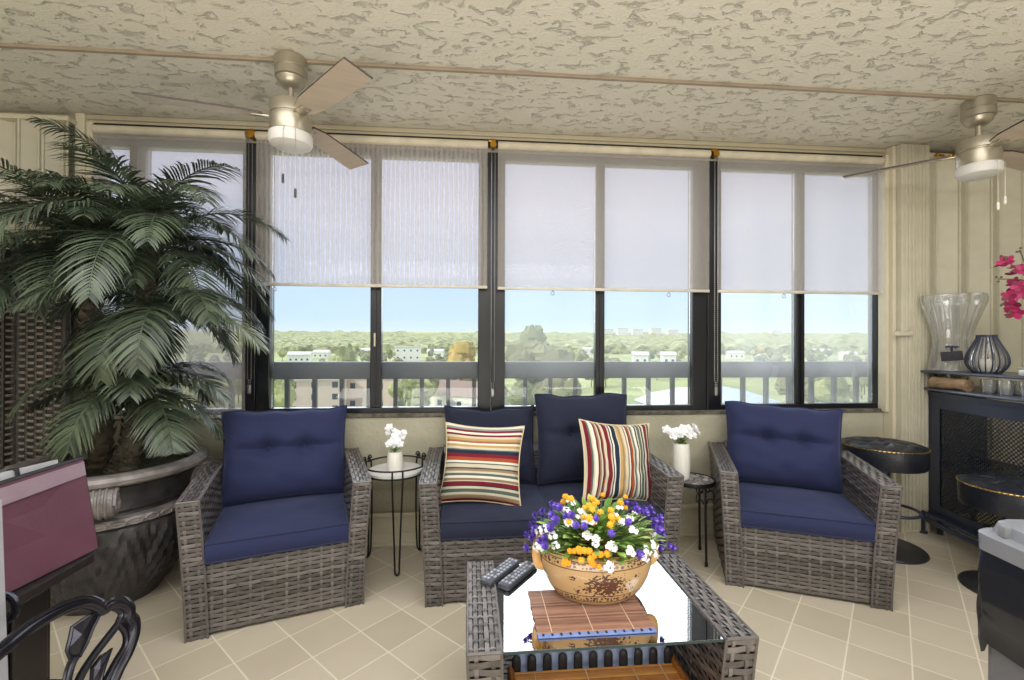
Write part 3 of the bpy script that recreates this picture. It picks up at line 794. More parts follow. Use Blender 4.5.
crown(crownD, 15, .54, 50, -15, .9)
crown(crownC, 14, .50, 60, -10, .5)
# ---------------------------------------------------------------- woven folding screen behind the palm
m_scr = mat('dark_woven_fibre', (58, 54, 50), .6, var=.4, scale=40); m_scr2 = mat('pale_woven_fibre', (140, 132, 120), .6, var=.3, scale=40)
sc = thing('folding_screen', 'dark woven folding screen standing behind the palm at the left edge', 'room divider', (0, 0, 0))
def screen_panel(p, q, h):
    p, q = V((p[0], p[1], 0)), V((q[0], q[1], 0)); d = (q-p); L = d.length; d.normalize(); nn = V((d.y, -d.x, 0))
    mb = MB()
    mb.box(0, L, -.004, .004, .06, h-.05, 0, M=Matrix.Translation(p) @ Matrix(((d.x, -nn.x, 0, 0), (d.y, -nn.y, 0, 0), (0, 0, 1, 0), (0, 0, 0, 1))))
    cols = int(L/.052)
    for c in range(cols):                       # ladders of pale rungs between dark stakes
        u0 = (c+.12)*L/cols; u1 = (c+.88)*L/cols
        mb.cur = 0; mb.tube([p+d*(c*L/cols)+nn*.008+V((0, 0, .06)), p+d*(c*L/cols)+nn*.008+V((0, 0, h-.05))], .008, 6)
        mb.cur = 1; z = .08+(c % 2)*.016
        while z < h-.08:
            mb.tube([p+d*u0+nn*.006+V((0, 0, z)), p+d*(u0+u1)/2+nn*.014+V((0, 0, z)), p+d*u1+nn*.006+V((0, 0, z))], .007, 5); z += .032
    mb.build('woven_panel', [m_scr, m_scr2], sc)
    mb = MB()
    for e in (p, q): mb.tube([e, e+V((0, 0, h))], .018, 10)
    for z in (.05, h*.62, h-.03): mb.tube([p+V((0, 0, z)), q+V((0, 0, z))], .014, 8)
    mb.build('frame', m_scr, sc)
sA, sB, sC = at_d(-40, 300, 2.05), at_d(14, 300, 2.28), at_d(66, 300, 2.24)
screen_panel(sA, sB, 1.70); screen_panel(sB+V((.03, 0, 0)), sC, 1.70)
# ---------------------------------------------------------------- maroon boards on a dark cabinet
m_maroon = mat('scuffed_maroon_laminate', (104, 68, 82), .30, var=.12, scale=7, bump=.05)
m_edge = mat('black_board_edge', (24, 24, 26), .5); m_grey = mat('light_grey_plastic', (150, 150, 156), .5, var=.05)
m_silver = mat('pale_grey_board', (196, 194, 200), .4, var=.05)
TR, BR, BL, TL = at_d(83, 458, 1.55), at_d(98, 548, 1.55), at_d(10, 592, 1.275), at_d(0, 484, 1.275)
TL = TR+(TL-TR)*1.5; BL = BR+(BL-BR)*1.5
nn = (TR-BR).cross(BL-BR).normalized()
if nn.dot(EYE-TR) < 0: nn = -nn
def slab(mb, q, n0, n1):
    A = [p+nn*n0 for p in q]; B = [p+nn*n1 for p in q]
    mb.face(A); mb.face(list(reversed(B)))
    for i in range(4): mb.face([A[i], B[i], B[(i+1) % 4], A[(i+1) % 4]])
bd = thing('folding_board', 'scuffed maroon board leaning on edge in front of the carved urn', 'board', tuple(BR))
def rel(ps, o): return [p-V(o) for p in ps]
mb = MB(); slab(mb, rel([TR, BR, BL, TL], BR), 0, -.012); mb.build('panel', m_maroon, bd, False)
up = (TR-BR).normalized(); al = (TL-TR).normalized()
mb = MB()
mb.tube(rel([TR-nn*.006, TL-nn*.006], BR), .0075, 6); mb.tube(rel([TR-nn*.006, BR-nn*.006], BR), .0055, 6); mb.tube(rel([BR-nn*.006, BL-nn*.006], BR), .0055, 6)
mb.build('edge_binding', m_edge, bd)
mb = MB(); slab(mb, rel([TR-up*.012, TR-up*.058+al*.0, TL-up*.062, TL-up*.012], BR), .0015, 0); mb.build('pale_strip', mat('pale_maroon_strip', (150, 128, 140), .35, var=.1), bd, False)  # paler band along the board's upper edge
tag(bd.children[-1] if bd.children else bd, None)
b2 = thing('folding_board', 'pale grey board edge standing behind the maroon board', 'board', tuple(BR-nn*.03))
o2 = BR-nn*.03
mb = MB(); slab(mb, rel([TR-nn*.03+al*.06+up*.016, BR-nn*.03+al*.06, BL-nn*.03, TL-nn*.03+up*.035], o2), 0, -.014); mb.build('panel', m_silver, b2, False)
mb = MB(); c = TR-nn*.03+al*.20+up*.02-V(o2)
mb.tube([c+up*.004-nn*.02, c+up*.004+nn*.006, c-up*.02+nn*.006], .006, 6); mb.build('clasp', m_edge, b2)
# dark cabinet under the boards
hd = al.copy(); hd.z = 0; hd.normalize(); bk = V((-nn.x, -nn.y, 0)).normalized()
m_dw = mat('dark_stained_wood', (34, 30, 30), .4, var=.3, scale=5, stretch=(1, 1, .1))
zt_ = BR.z-.004
cb = thing('side_cabinet', 'dark wooden cabinet under the maroon board, beside the carved urn', 'cabinet', (BR.x, BR.y, 0))
Mx = Matrix(((hd.x, bk.x, 0, 0), (hd.y, bk.y, 0, 0), (0, 0, 1, 0), (0, 0, 0, 1)))
mb = MB(); mb.box(.03, .62, -.012, .21, zt_-.03, zt_, .004, M=Mx); mb.build('top', m_dw, cb, False)
mb = MB(); mb.box(.03, .60, .13, .19, .06, zt_-.03, .003, M=Mx)
mb.build('body', m_dw, cb, False)
mb = MB(); mb.box(.01, .61, .10, .20, 0, .06, .004, M=Mx); mb.build('plinth', m_dw, cb, False)
for k in range(4):
    mb = MB(); mb.box(.05+k*.135, .17+k*.135, .118, .13, .09, zt_-.05, .006, M=Mx); mb.build('door', m_dw, cb, False)
# ---------------------------------------------------------------- leaning grey panel at the frame's left edge
gp = MB()
pts = [at_d(4, 497, .72), at_d(11, 690, .72)]
ga, gb = pts; gdir = V((-1, .15, 0)).normalized(); gdep = V((-.05, -.012, 0))
ext = (gb-ga); gb = ga+ext*((ga.z)/(-ext.z))     # down to the floor
q = [ga, gb, gb+gdir*.30, ga+gdir*.30]
bm = bmesh.new()
vs = [bm.verts.new(p) for p in q]+[bm.verts.new(p+V((.004, -.03, 0))) for p in q]
for f_ in ((0, 1, 2, 3), (7, 6, 5, 4), (0, 4, 5, 1), (1, 5, 6, 2), (2, 6, 7, 3), (3, 7, 4, 0)): bm.faces.new([vs[i] for i in f_])
bmesh.ops.bevel(bm, geom=bm.edges[:], offset=.004, segments=2, affect='EDGES'); gp.bm(bm)
tag(gp.build('upright_panel', m_grey, None), 'light grey upright panel cut by the left frame edge', 'panel')
# ---------------------------------------------------------------- cast metal chair
m_cast = mat('polished_black_cast_metal', (46, 46, 54), .24, .75, var=.3, scale=10)
def cd(px, py): return at_d(px, py, .67+(px-8)*.001375)
ORI = cd(60, 640); ORI.z = 0
cc = thing('cast_metal_chair', 'black cast metal chair with scrolled openwork back, cut off at the bottom left', 'chair', tuple(ORI))
out = [(-34, 700), (-14, 664), (8, 645), (32, 626), (60, 610), (84, 602), (97, 605), (103, 609), (112, 603), (122, 603), (128, 609), (128.5, 616), (133, 622), (133, 634), (127, 652), (117, 671), (106, 698), (97, 726), (90, 760)]
op = [p-ORI for p in spline([cd(*p) for p in out], 90)]
tow = (EYE-cd(60, 640)).normalized()
mb = MB(); mb.tube(op, .011, 10)
for k in (-1, 0, 1):                            # moulded ridges along the rail
    mb.tube([p+tow*.008+V((0, 0, .0075*k)) for p in op], .0036, 6)
mb.build('back_rail', m_cast, cc)
def plate(poly, name):
    P = [cd(*p)-ORI for p in poly]; mb = MB()
    c = sum(P, V((0, 0, 0)))/len(P)+tow*.010
    for i in range(len(P)):
        a, b_ = P[i], P[(i+1) % len(P)]
        mb.face([a, b_, c]); mb.face([b_-tow*.008, a-tow*.008, c-tow*.018]); mb.face([a, a-tow*.008, b_-tow*.008, b_])
    mb.tube(P, .003, 6, close=True); mb.build(name, m_cast, cc)
plate([(95, 612), (84, 619), (72, 627), (70, 638), (67, 650), (70, 658), (80, 656), (87, 643), (93, 628), (100, 614)], 'leaf_ornament')
plate([(111, 649), (101, 656), (92, 668), (91, 684), (99, 688), (104, 668)], 'leaf_ornament')
for ps in ([(75, 657), (71, 665), (67, 680), (60, 720), (58, 760)], [(119, 623), (108, 637), (92, 658), (78, 682), (66, 720), (62, 760)], [(119, 623), (126, 632), (126, 645), (116, 662), (105, 684), (92, 720), (84, 760)],
           [(119, 622), (122, 612), (112, 607), (100, 612)], [(92, 686), (84, 720), (76, 760)]):
    mb = MB(); q = [p-ORI for p in spline([cd(*p) for p in ps], 18)]; mb.tube(q, .0065, 8); mb.tube([p+tow*.005 for p in q], .003, 6); mb.build('openwork_bar', m_cast, cc)
# scrolled arm end at the frame edge
mb = MB()
c = at_d(3, 608, .75)-ORI
for r_, w_ in ((.024, .0040), (.0175, .0030)):
    mb.tube([c+CR*r_*cos(a*pi/9)+CU*r_*sin(a*pi/9) for a in range(18)], w_, 8, close=True)
mb.tube(spline([c+CR*-.02, c+V((-.08, .05, -.03)), op[0]+V((-.02, .0, .02))], 10), .009, 8)
mb.build('arm_scroll', m_cast, cc)
# seat of straight slats and four legs, below and beyond the back
e = (cd(137, 640)-cd(8, 640)); e.z = 0; e.normalize(); nb = V((-e.y, e.x, 0))
base = V((0, 0, .43))+e*-.06
for k in range(7):
    mb = MB(); o_ = base+nb*(.03+.062*k)
    bmx = Matrix(((e.x, nb.x, 0, o_.x), (e.y, nb.y, 0, o_.y), (0, 0, 1, o_.z), (0, 0, 0, 1)))
    mb.box(-.25, .25, -.022, .022, -.008, .008, .004, M=bmx); mb.build('seat_slat', m_cast, cc)
for a in (-.22, .22):
    for q in (.03, .40):
        mb = MB(); p = base+e*a+nb*q; mb.tube(spline([p, p+V((0, 0, -.2))-e*a*.05, V((p.x+e.x*a*.12, p.y+e.y*a*.12, .006))], 8), [.014]*4+[.011]*4, 8); mb.build('leg', m_cast, cc)
for i, a in ((0, -.22), (-1, .10)):
    mb = MB(); mb.tube([op[i], base+e*a+nb*.0], .010, 8); mb.build('back_support', m_cast, cc)
# ---------------------------------------------------------------- bar and stools
rng = random.Random(5)
m_bar = mat('black_bar_metal', (54, 60, 78), .36, .2, var=.12, scale=6)
m_shelf = mat('grey_blue_shelf', (74, 80, 96), .3, var=.08)
m_chrome = mat('polished_chrome', (190, 190, 195), .12, 1.0)
m_leather = mat('black_vinyl', (28, 31, 40), .34, var=.1, bump=.15, bscale=90)
m_stud = mat('brass_studs', (176, 148, 92), .35, 1.0)
BY0, BY1 = 2.66, 1.22
def bx_(y, r=0.): # front curve of the bar (faces -x, bulging)
    t = (y-1.94)/.72
    return 2.775+.115*t*t + r
bar = thing('home_bar', 'curved black metal bar with perforated mesh front and two shelves', 'bar', (2.9, 1.94, 0))
def bl(x, y, z): return V((x-2.9, y-1.94, z))
def mesh_mat():
    m, t, b = new_mat('perforated_metal'); out = t.nodes['Material Output']
    uv = N(m, 'ShaderNodeUVMap'); uv.uv_map = 'uv'
    mp = N(m, 'ShaderNodeMapping'); mp.inputs['Rotation'].default_value = (0, 0, radians(45)); mp.inputs['Scale'].default_value = (62, 62, 1); t.links.new(uv.outputs[0], mp.inputs[0])
    vo = N(m, 'ShaderNodeTexVoronoi'); vo.inputs['Scale'].default_value = 1; vo.inputs['Randomness'].default_value = 0; t.links.new(mp.outputs[0], vo.inputs[0])
    lt = N(m, 'ShaderNodeMath', operation='LESS_THAN'); lt.inputs[1].default_value = .37; t.links.new(vo.outputs['Distance'], lt.inputs[0])
    tr = N(m, 'ShaderNodeBsdfTransparent'); mx = N(m, 'ShaderNodeMixShader')
    b.inputs['Base Color'].default_value = srgb(30, 34, 44); b.inputs['Roughness'].default_value = .4
    t.links.new(lt.outputs[0], mx.inputs[0]); t.links.new(b.outputs[0], mx.inputs[1]); t.links.new(tr.outputs[0], mx.inputs[2]); t.links.new(mx.outputs[0], out.inputs[0])
    return m
ys = [BY0+(BY1-BY0)*i/24 for i in range(25)]
# solid frame of the front, as strips round the mesh windows
def strip(mb, y0, y1, z0, z1, off=0., n=8):
    P = [(y0+(y1-y0)*i/n) for i in range(n+1)]
    mb.quad_grid(lambda i, j: bl(bx_(P[i], off), P[i], z0 if j == 0 else z1), n+1, 2)
    mb.quad_grid(lambda i, j: bl(bx_(P[n-i], off+.012), P[n-i], z0 if j == 0 else z1), n+1, 2)
    for z in (z0, z1): mb.quad_grid(lambda i, j: bl(bx_(P[i], off+.012*j), P[i], z), n+1, 2)
Z0, Z1 = .13, .885
m0, m1, m2, m3 = 2.56, 2.20, 2.15, 1.86
f = MB()
strip(f, BY0, m0, Z0, Z1); strip(f, m0, m3, .80, Z1); strip(f, m0, m3, Z0, .20); strip(f, m3, 1.6, Z0, Z1); strip(f, 1.6, BY1, Z0, Z1)
f.build('front_panel', m_bar, bar, False)
for za, zb in ((Z1-.01, Z1+.012), (.115, .14)):
    f = MB(); strip(f, BY0, BY1, za, zb, -.012, 24); f.build('edge_moulding', m_bar, bar, False)
f = MB(); n = 16; P = [m0+(m3-m0)*i/n for i in range(n+1)]
f.quad_grid(lambda i, j: bl(bx_(P[i], .005), P[i], .20 if j == 0 else .80), n+1, 2, uv=lambda i, j: (P[min(i, n)], .20 if j == 0 else .80))
f.build('mesh_panel', mesh_mat(), bar, False)
f = MB(); f.box(.0, .38, .70, .715, .12, .90); f.build('side_panel', m_bar, bar, False)
f = MB(); f.box(.0, .38, -.72, -.705, .12, .90); f.build('side_panel', m_bar, bar, False)
f = MB(); f.box(.02, .38, -.70, .70, .45, .465); f.build('inner_shelf', m_bar, bar, False)
def top(name, z0, z1, over, ya, yb, xb, m):
    f = MB(); n = 24; Q = [ya+(yb-ya)*i/n for i in range(n+1)]
    def fr(i): return bl(over(Q[i]), Q[i], 0)
    for z, rev in ((z1, 0), (z0, 1)):
        f.quad_grid(lambda i, j: (fr(i) if j == 0 else bl(xb, Q[i], 0))+V((0, 0, z)), n+1, 2)
    f.quad_grid(lambda i, j: fr(i)+V((0, 0, z0 if j == 0 else z1)), n+1, 2)
    f.quad_grid(lambda i, j: bl(xb, Q[i], z0 if j == 0 else z1), n+1, 2)
    for q in (0, n): f.face([fr(q)+V((0, 0, z0)), fr(q)+V((0, 0, z1)), bl(xb, Q[q], z1), bl(xb, Q[q], z0)])
    f.tube([fr(i)+V((0, 0, (z0+z1)/2)) for i in range(n+1)], (z1-z0)/2, 8)
    f.build(name, m, bar, False)
top('counter', .905, .923, lambda y: bx_(y, -.03), BY0+.04, BY1-.04, 3.28, m_shelf)
top('upper_shelf', 1.015, 1.030, lambda y: 2.80+.04*((y-1.94)/.8)**2, BY0+.10, BY1-.04, 3.22, m_shelf)
for y in (2.60, 1.94, 1.30):
    f = MB(); f.tube([bl(2.96, y, .923), bl(2.96, y, 1.015)], .011, 10); f.build('shelf_post', m_chrome, bar)
f = MB(); R_ = [bl(bx_(y, -.04), y, .10) for y in ys]; f.tube(R_, .016, 10); f.tube([p+V((.0, 0, .035)) for p in R_], .010, 10); f.build('foot_rail', m_bar, bar)
for y in (2.655, 1.25):
    f = MB(); f.tube([bl(bx_(y, -.04), y, 0), bl(bx_(y, -.04), y, .14)], .013, 8); f.tube([bl(bx_(y, -.04), y, 0), bl(bx_(y, -.04), y, .012)], .024, 10); f.build('foot', m_bar, bar)
    f = MB(); f.tube([bl(3.2, y, 0), bl(3.2, y, .13)], .016, 8); f.build('foot', m_bar, bar)
f = MB(); f.tube([bl(2.93, 2.62, .0), bl(2.93, 2.62, .13)], .016, 8); f.build('foot', m_bar, bar)
m_stool = mat('charcoal_stool_metal', (46, 46, 50), .4, .2)
def stool(label, x, y, zs, R, ring=True):
    t = thing('bar_stool', label, 'bar stool', (x, y, 0), 0, 'round padded bar stools')
    f = MB(); f.lathe([(0, 0), (R*.98, 0), (R, .006), (R*.97, .014), (R*.5, .022), (.035, .03), (.03, .05)], 48); f.build('base', m_stool, t)
    f = MB(); f.lathe([(.028, .03), (.028, zs-.25), (.036, zs-.24), (.036, zs-.10)], 20); f.build('pole', m_bar, t)
    f = MB(); f.lathe([(0, zs-.135), (R*.97, zs-.135), (R, zs-.125), (R*1.0, zs-.03), (R*.985, zs-.018)], 56); f.build('seat_side', m_leather, t)
    f = MB(); n = 48; rr = 14
    tf = [(0, 0)]+[(.095*cos(a*pi/3), .095*sin(a*pi/3)) for a in range(6)]
    def T(i, j):
        a = 2*pi*i/n; r = R*.99*(1-j/rr); px, py = r*cos(a), r*sin(a)
        z = zs-.018+.024*(1-(r/R)**4)
        for c in tf: z -= .016*exp(-((px-c[0])**2+(py-c[1])**2)/.0004)
        for q in range(3):                    # diamond creases
            d = abs(px*cos(q*pi/3)+py*sin(q*pi/3)); z -= .007*exp(-((d % .0823)-.041)**2/.00003) if d < R*.8 else 0
        return (px, py, z)
    f.quad_grid(T, n, rr+1, closeu=True); f.build('seat_top', m_leather, t)
    f = MB()
    for k in range(64):
        a = 2*pi*k/64; f.ball((R*1.003*cos(a), R*1.003*sin(a), zs-.024), .0055, 6, 4)
    f.tube([(R*1.0*cos(2*pi*k/40), R*1.0*sin(2*pi*k/40), zs-.024) for k in range(40)], .0035, 6, close=True)
    a = radians(-115)
    if not ring:
        for k in range(7): f.ball((R*1.004*cos(a), R*1.004*sin(a), zs-.03-k*.012), .0048, 6, 4)
    f.build('nailhead_trim', m_stud, t)
    f = MB(); c0 = zs*.36
    f.tube([(.135*cos(2*pi*k/28)+.05, .135*sin(2*pi*k/28), c0) for k in range(28)], .009, 8, close=True)
    f.tube([(-.03, 0, c0), (-.085, 0, c0)], .008, 8); f.build('footrest', m_bar, t)
stool('round black tufted bar stool behind the right armchair', 2.40, 2.475, .625, .205)
stool('round black tufted bar stool in front of the bar mesh, behind the waste bin', 2.60, 1.985, .535, .19, False)
# ---------------------------------------------------------------- things on the bar
def clear_glass(name, tint=(.96, .97, .98), milk=.09, rough=.03):
    m, t, b = new_mat(name); t.nodes.remove(b); out = t.nodes['Material Output']
    tr = N(m, 'ShaderNodeBsdfTransparent'); tr.inputs[0].default_value = (*tint, 1)
    gl = N(m, 'ShaderNodeBsdfGlossy'); gl.inputs['Roughness'].default_value = rough
    lw = N(m, 'ShaderNodeLayerWeight'); lw.inputs[0].default_value = .55
    df = N(m, 'ShaderNodeBsdfDiffuse'); df.inputs[0].default_value = (.85, .87, .9, 1); mw = N(m, 'ShaderNodeMixShader'); mw.inputs[0].default_value = milk; t.links.new(tr.outputs[0], mw.inputs[1]); t.links.new(df.outputs[0], mw.inputs[2]); tr = mw
    mx = N(m, 'ShaderNodeMixShader'); t.links.new(lw.outputs['Facing'], mx.inputs[0]); t.links.new(tr.outputs[0], mx.inputs[1]); t.links.new(gl.outputs[0], mx.inputs[2])
    t.links.new(mx.outputs[0], out.inputs[0]); return m
m_clear = clear_glass('clear_fluted_glass')
ZU, ZC = 1.030, .923
p = at_z(946, 369.5, ZU); p = V((2.93, 2.55, ZU))
d_ = thing('beverage_dispenser', 'tall fluted clear glass drink dispenser with chalk tag on the bar', 'drink dispenser', tuple(p))
prof = [(0, .0), (.108, 0), (.112, .02), (.104, .06), (.094, .12), (.086, .17), (.086, .20), (.095, .25), (.113, .31), (.132, .37), (.145, .41), (.150, .435), (.147, .462), (.139, .466), (.134, .452), (.128, .41)]
pp = [tuple(q) for q in spline([(r, z, 0) for r, z in prof], 48)]
f = MB(); f.lathe([(q[0], q[1]) for q in pp], 96, mod=lambda a, j: 1+.075*cos(9*a)*min(1, pp[j][1]/.05)); f.build('jar', m_clear, d_)
dv = (EYE-p); dv.z = 0; dv.normalize(); sd_ = V((-dv.y, dv.x, 0))
f = MB(); f.tube([dv*.085+V((0, 0, .11)), dv*.135+V((0, 0, .11)), dv*.145+V((0, 0, .09))], .010, 8); f.tube([dv*.12+V((0, 0, .115)), dv*.12+V((0, 0, .15))], .007, 8); f.tube([dv*.12-sd_*.03+V((0, 0, .15)), dv*.12+sd_*.03+V((0, 0, .15))], .006, 8); f.build('tap', m_bar, d_)
f = MB(); c = dv*.115+V((0, 0, .095)); 
Mt = Matrix(((sd_.x, -dv.x, 0, c.x+dv.x*.03), (sd_.y, -dv.y, 0, c.y+dv.y*.03), (0, 0, 1, c.z), (0, 0, 0, 1))) @ Matrix.Rotation(radians(-6), 4, 'Y')
f.box(-.048, .048, -.003, .003, -.028, .028, .003, M=Mt)
f.tube([Mt @ V((-.03, 0, .028)), Mt @ V((0, -.0, .075)), Mt @ V((.03, 0, .028))], .0015, 5); f.build('chalk_tag', mat('slate_tag', (38, 38, 44), .7), d_)
# lantern
p = V((2.90, 2.335, ZU))
LS = 1.12
l_ = thing('lantern', 'bulbous black-wire candle lantern beside the glass dispenser', 'lantern', tuple(p))
lp = [(.052, .0), (.080, .03), (.090, .06), (.082, .10), (.062, .14), (.044, .175), (.040, .19)]
lp = [(q.x, q.y*LS) for q in spline([(r, z, 0) for r, z in lp], 24)]
f = MB(); f.lathe([(r*.93, z) for r, z in lp], 32); f.build('glass', m_clear, l_)
for k in range(20):
    a = 2*pi*k/20; f = MB(); f.tube([(r*cos(a), r*sin(a), z) for r, z in lp], .0034, 5); f.build('wire', m_bar, l_)
f = MB(); f.lathe([(0, 0), (.055, 0), (.055, .012), (0, .012)], 28); f.build('base', m_bar, l_)
f = MB(); f.lathe([(.030, .207), (.044, .207), (.045, .219), (.030, .219)], 28); f.build('collar', m_bar, l_)
f = MB(); f.lathe([(0, .012), (.03, .012), (.03, .075), (.026, .08), (0, .078)], 20); f.build('candle', mat('ivory_wax', (225, 220, 205), .5), l_)
# tin at the frame edge
p = V((2.90, 2.06, ZU)); f = MB(); f.box(-.05, .05, -.09, .09, 0, .035, .006); o = f.build('tin_box', mat('pale_tin', (196, 196, 186), .35, .3), None, loc=p); tag(o, 'low pale tin box on the upper bar shelf beside the lantern', 'box')
f = MB(); f.box(-.052, .052, -.092, .092, .034, .046, .004); f.build('lid', mat('green_tin_lid', (150, 156, 140), .35, .3), o)
# driftwood log
p = V((2.83, 2.46, ZC))
lg = MB(); pts = [V((.01, .12, .036)), V((0, .05, .037)), V((.005, -.02, .036)), V((0, -.09, .035))]
q = spline(pts, 26)
def LP(i, j):
    a = 2*pi*i/18; r = .033+.006*noise.noise(V((cos(a)*1.5, sin(a)*1.5, j*.25)))+.002*sin(a*9)
    return q[j]+V((r*1.15*cos(a), 0, r*sin(a)))
lg.quad_grid(LP, 18, 26, closeu=True); lg.face([LP(i, 0) for i in range(18)]); lg.face([LP(17-i, 25) for i in range(18)])
o = lg.build('driftwood_log', mat('pale_driftwood', (150, 124, 96), .8, var=.4, scale=9, bump=.6, stretch=(6, 1, 6)), None, loc=p); tag(o, 'short pale piece of driftwood on the lower bar counter', 'driftwood')
# drinking glasses
for k, (gx, gy, lab) in enumerate(((2.86, 2.29, 'clear drinking glass on the counter below the lantern, nearest the driftwood'), (2.85, 2.20, 'clear drinking glass second along the counter from the driftwood'), (2.86, 2.11, 'clear drinking glass third along the counter from the driftwood'), (2.93, 2.20, 'clear drinking glass standing behind the other three on the counter'))):
    f = MB(); f.lathe([(0, 0), (.028, 0), (.030, .004), (.036, .078), (.0345, .078), (.029, .008), (0, .006)], 24, mod=lambda a, j: 1+.02*cos(8*a)); o = f.build('drinking_glass', m_clear, None, loc=(gx, gy, ZC)); tag(o, lab, 'glass', 'drinking glasses on the bar counter')
# vase of magenta flowers, mostly past the right edge
fp = V((2.95, 1.86, ZU))
va = thing('flower_vase', 'magenta artificial orchid spray in a vase at the right edge', 'flowers', tuple(fp))
f = MB(); f.lathe([(0, 0), (.05, 0), (.06, .05), (.045, .14), (.03, .18), (.035, .20), (.028, .20), (.025, .17), (0, .16)], 28); f.build('vase', m_silver, va)
m_mag = leafmat('magenta_petal', (112, 12, 52), (172, 34, 92), .6); m_stem = mat('brown_green_stem', (84, 78, 54), .7)
fc = at_d(1034, 284, 2.28)-fp
def petal_flower(mb, c, nrm, r, n=5, w=.5, cup=.3):
    nrm = V(nrm).normalized(); a_ = nrm.orthogonal().normalized(); b_ = nrm.cross(a_); ph = rng.random()*6
    for k in range(n):
        mb.r = rng.random(); t = ph+2*pi*k/n; d = a_*cos(t)+b_*sin(t); s = nrm.cross(d)
        P = [c, c+d*r*.45+s*r*w*.55+nrm*r*cup*.3, c+d*r*.85+s*r*w*.4+nrm*r*cup*.7, c+d*r+nrm*r*cup, c+d*r*.85-s*r*w*.4+nrm*r*cup*.7, c+d*r*.45-s*r*w*.55+nrm*r*cup*.3]
        mb.face(P[:4]+[P[4], P[5]])
for k in range(34):
    o_ = V((rng.gauss(0, .045), rng.gauss(0, .07), rng.gauss(0, .065)))
    if k < 6: o_ = (at_d(1006+k*3, (262, 296, 305, 312, 286, 270)[k], 2.26)-fp)-fc
    f = MB(); petal_flower(f, fc+o_, o_+V((-.4, -.8, .2))*.1, rng.uniform(.028, .040), 5, .75, .35); f.build('bloom', m_mag, va)
for k, e_ in enumerate(((998, 279), (1003, 258), (1001, 305), (1008, 314), (1020, 250), (1030, 320))):
    f = MB(); p1 = at_d(*e_, 2.26)-fp; f.tube(spline([V((0, 0, .16)), fc*.6, fc, p1], 14), .0028, 5)
    for q in range(3): f.ball(p1+V((rng.uniform(-.012, .012), rng.uniform(-.012, .012), rng.uniform(-.012, .012))), .006, 6, 4)
    f.build('stem', m_stem, va)
# ---------------------------------------------------------------- waste bin with black liner
m_bin = mat('grey_plastic_bin', (104, 104, 108), .5, var=.06); m_lid = mat('light_grey_bin_lid', (124, 126, 132), .42, var=.05)
m_bag = mat('black_plastic_liner', (30, 32, 38), .16, var=.08, scale=4, bump=.35, bscale=7, coat=.5)
BZ = .68
c0 = at_z(973, 527, BZ)
c1 = at_z(1024, 549, BZ); BRZ = atan2(c1.y-c0.y, c1.x-c0.x)+pi/2
tb = thing('waste_bin', 'grey lidded waste bin with black liner bag at the right edge', 'waste bin', (c0.x, c0.y, 0), BRZ)
W_, D_ = .36, .44
def rrect(w, d, r, n=6):
    out_ = []
    for cx_, cy_, a0_ in ((w-r, r-d, -90), (w-r, -r, 0), (r, -r, 90), (r, r-d, 180)):
        for k in range(n+1):
            a = radians(a0_+90*k/n); out_.append((cx_+r*cos(a), cy_+r*sin(a)))
    return out_
def ring_mesh(f, levels):
    L_ = [[(x, y, z) for x, y in rrect(w, d, r)] for (w, d, r, z, ox, oy) in levels]
    for q, (w, d, r, z, ox, oy) in enumerate(levels): L_[q] = [(x+ox, y+oy, z) for x, y, z in L_[q]]
    f.quad_grid(lambda i, j: L_[j][i], len(L_[0]), len(L_), closeu=True)
    return L_
f = MB(); L_ = ring_mesh(f, [(W_-.02, D_-.02, .04, 0.0, .008, -.008), (W_-.02, D_-.02, .04, BZ-.05, .01, -.01)]); f.face(list(reversed(L_[0]))); f.build('body', m_bin, tb)
f = MB(); L_ = ring_mesh(f, [(W_+.01, D_+.01, .045, BZ-.05, -.005, .005), (W_+.012, D_+.012, .045, BZ-.006, -.006, .006), (W_+.0, D_+.0, .045, BZ, 0, 0), (W_-.03, D_-.03, .04, BZ+.004, .015, -.015), (W_-.045, D_-.045, .04, BZ+.030, .022, -.022), (W_-.06, D_-.06, .04, BZ+.036, .03, -.03)]); f.face(L_[-1]); 
f.build('lid', m_lid, tb)
for k in range(4):
    f = MB(); f.box(.006, .045, -.085-k*.085, -.062-k*.085, BZ+.002, BZ+.033, .004); f.build('lid_rib', m_lid, tb)
f = MB()
rr_ = rrect(W_, D_, .045, 10)
nn_ = len(rr_)
drop = [.22+.12*noise.noise(V((i*.22, 1.3, 0)))+.10*max(0, sin(2*pi*(i/nn_-.40))) for i in range(nn_)]
def BG(i, j):
    x, y = rr_[i % nn_]; cx_, cy_ = W_/2, -D_/2; t = j/16
    z = BZ-.035-t*drop[i % nn_]
    k = 1.012+.022*sin(pi*t)+.03*t*(.5+noise.noise(V((i*.35, j*.22, 4)))) + .020*noise.noise(V((i*.33+j*.22, j*.12-i*.1, 9)))*(t > 0)
    return (cx_+(x-cx_)*k, cy_+(y-cy_)*k, z)
f.quad_grid(BG, nn_, 17, closeu=True); f.build('liner_bag', m_bag, tb)
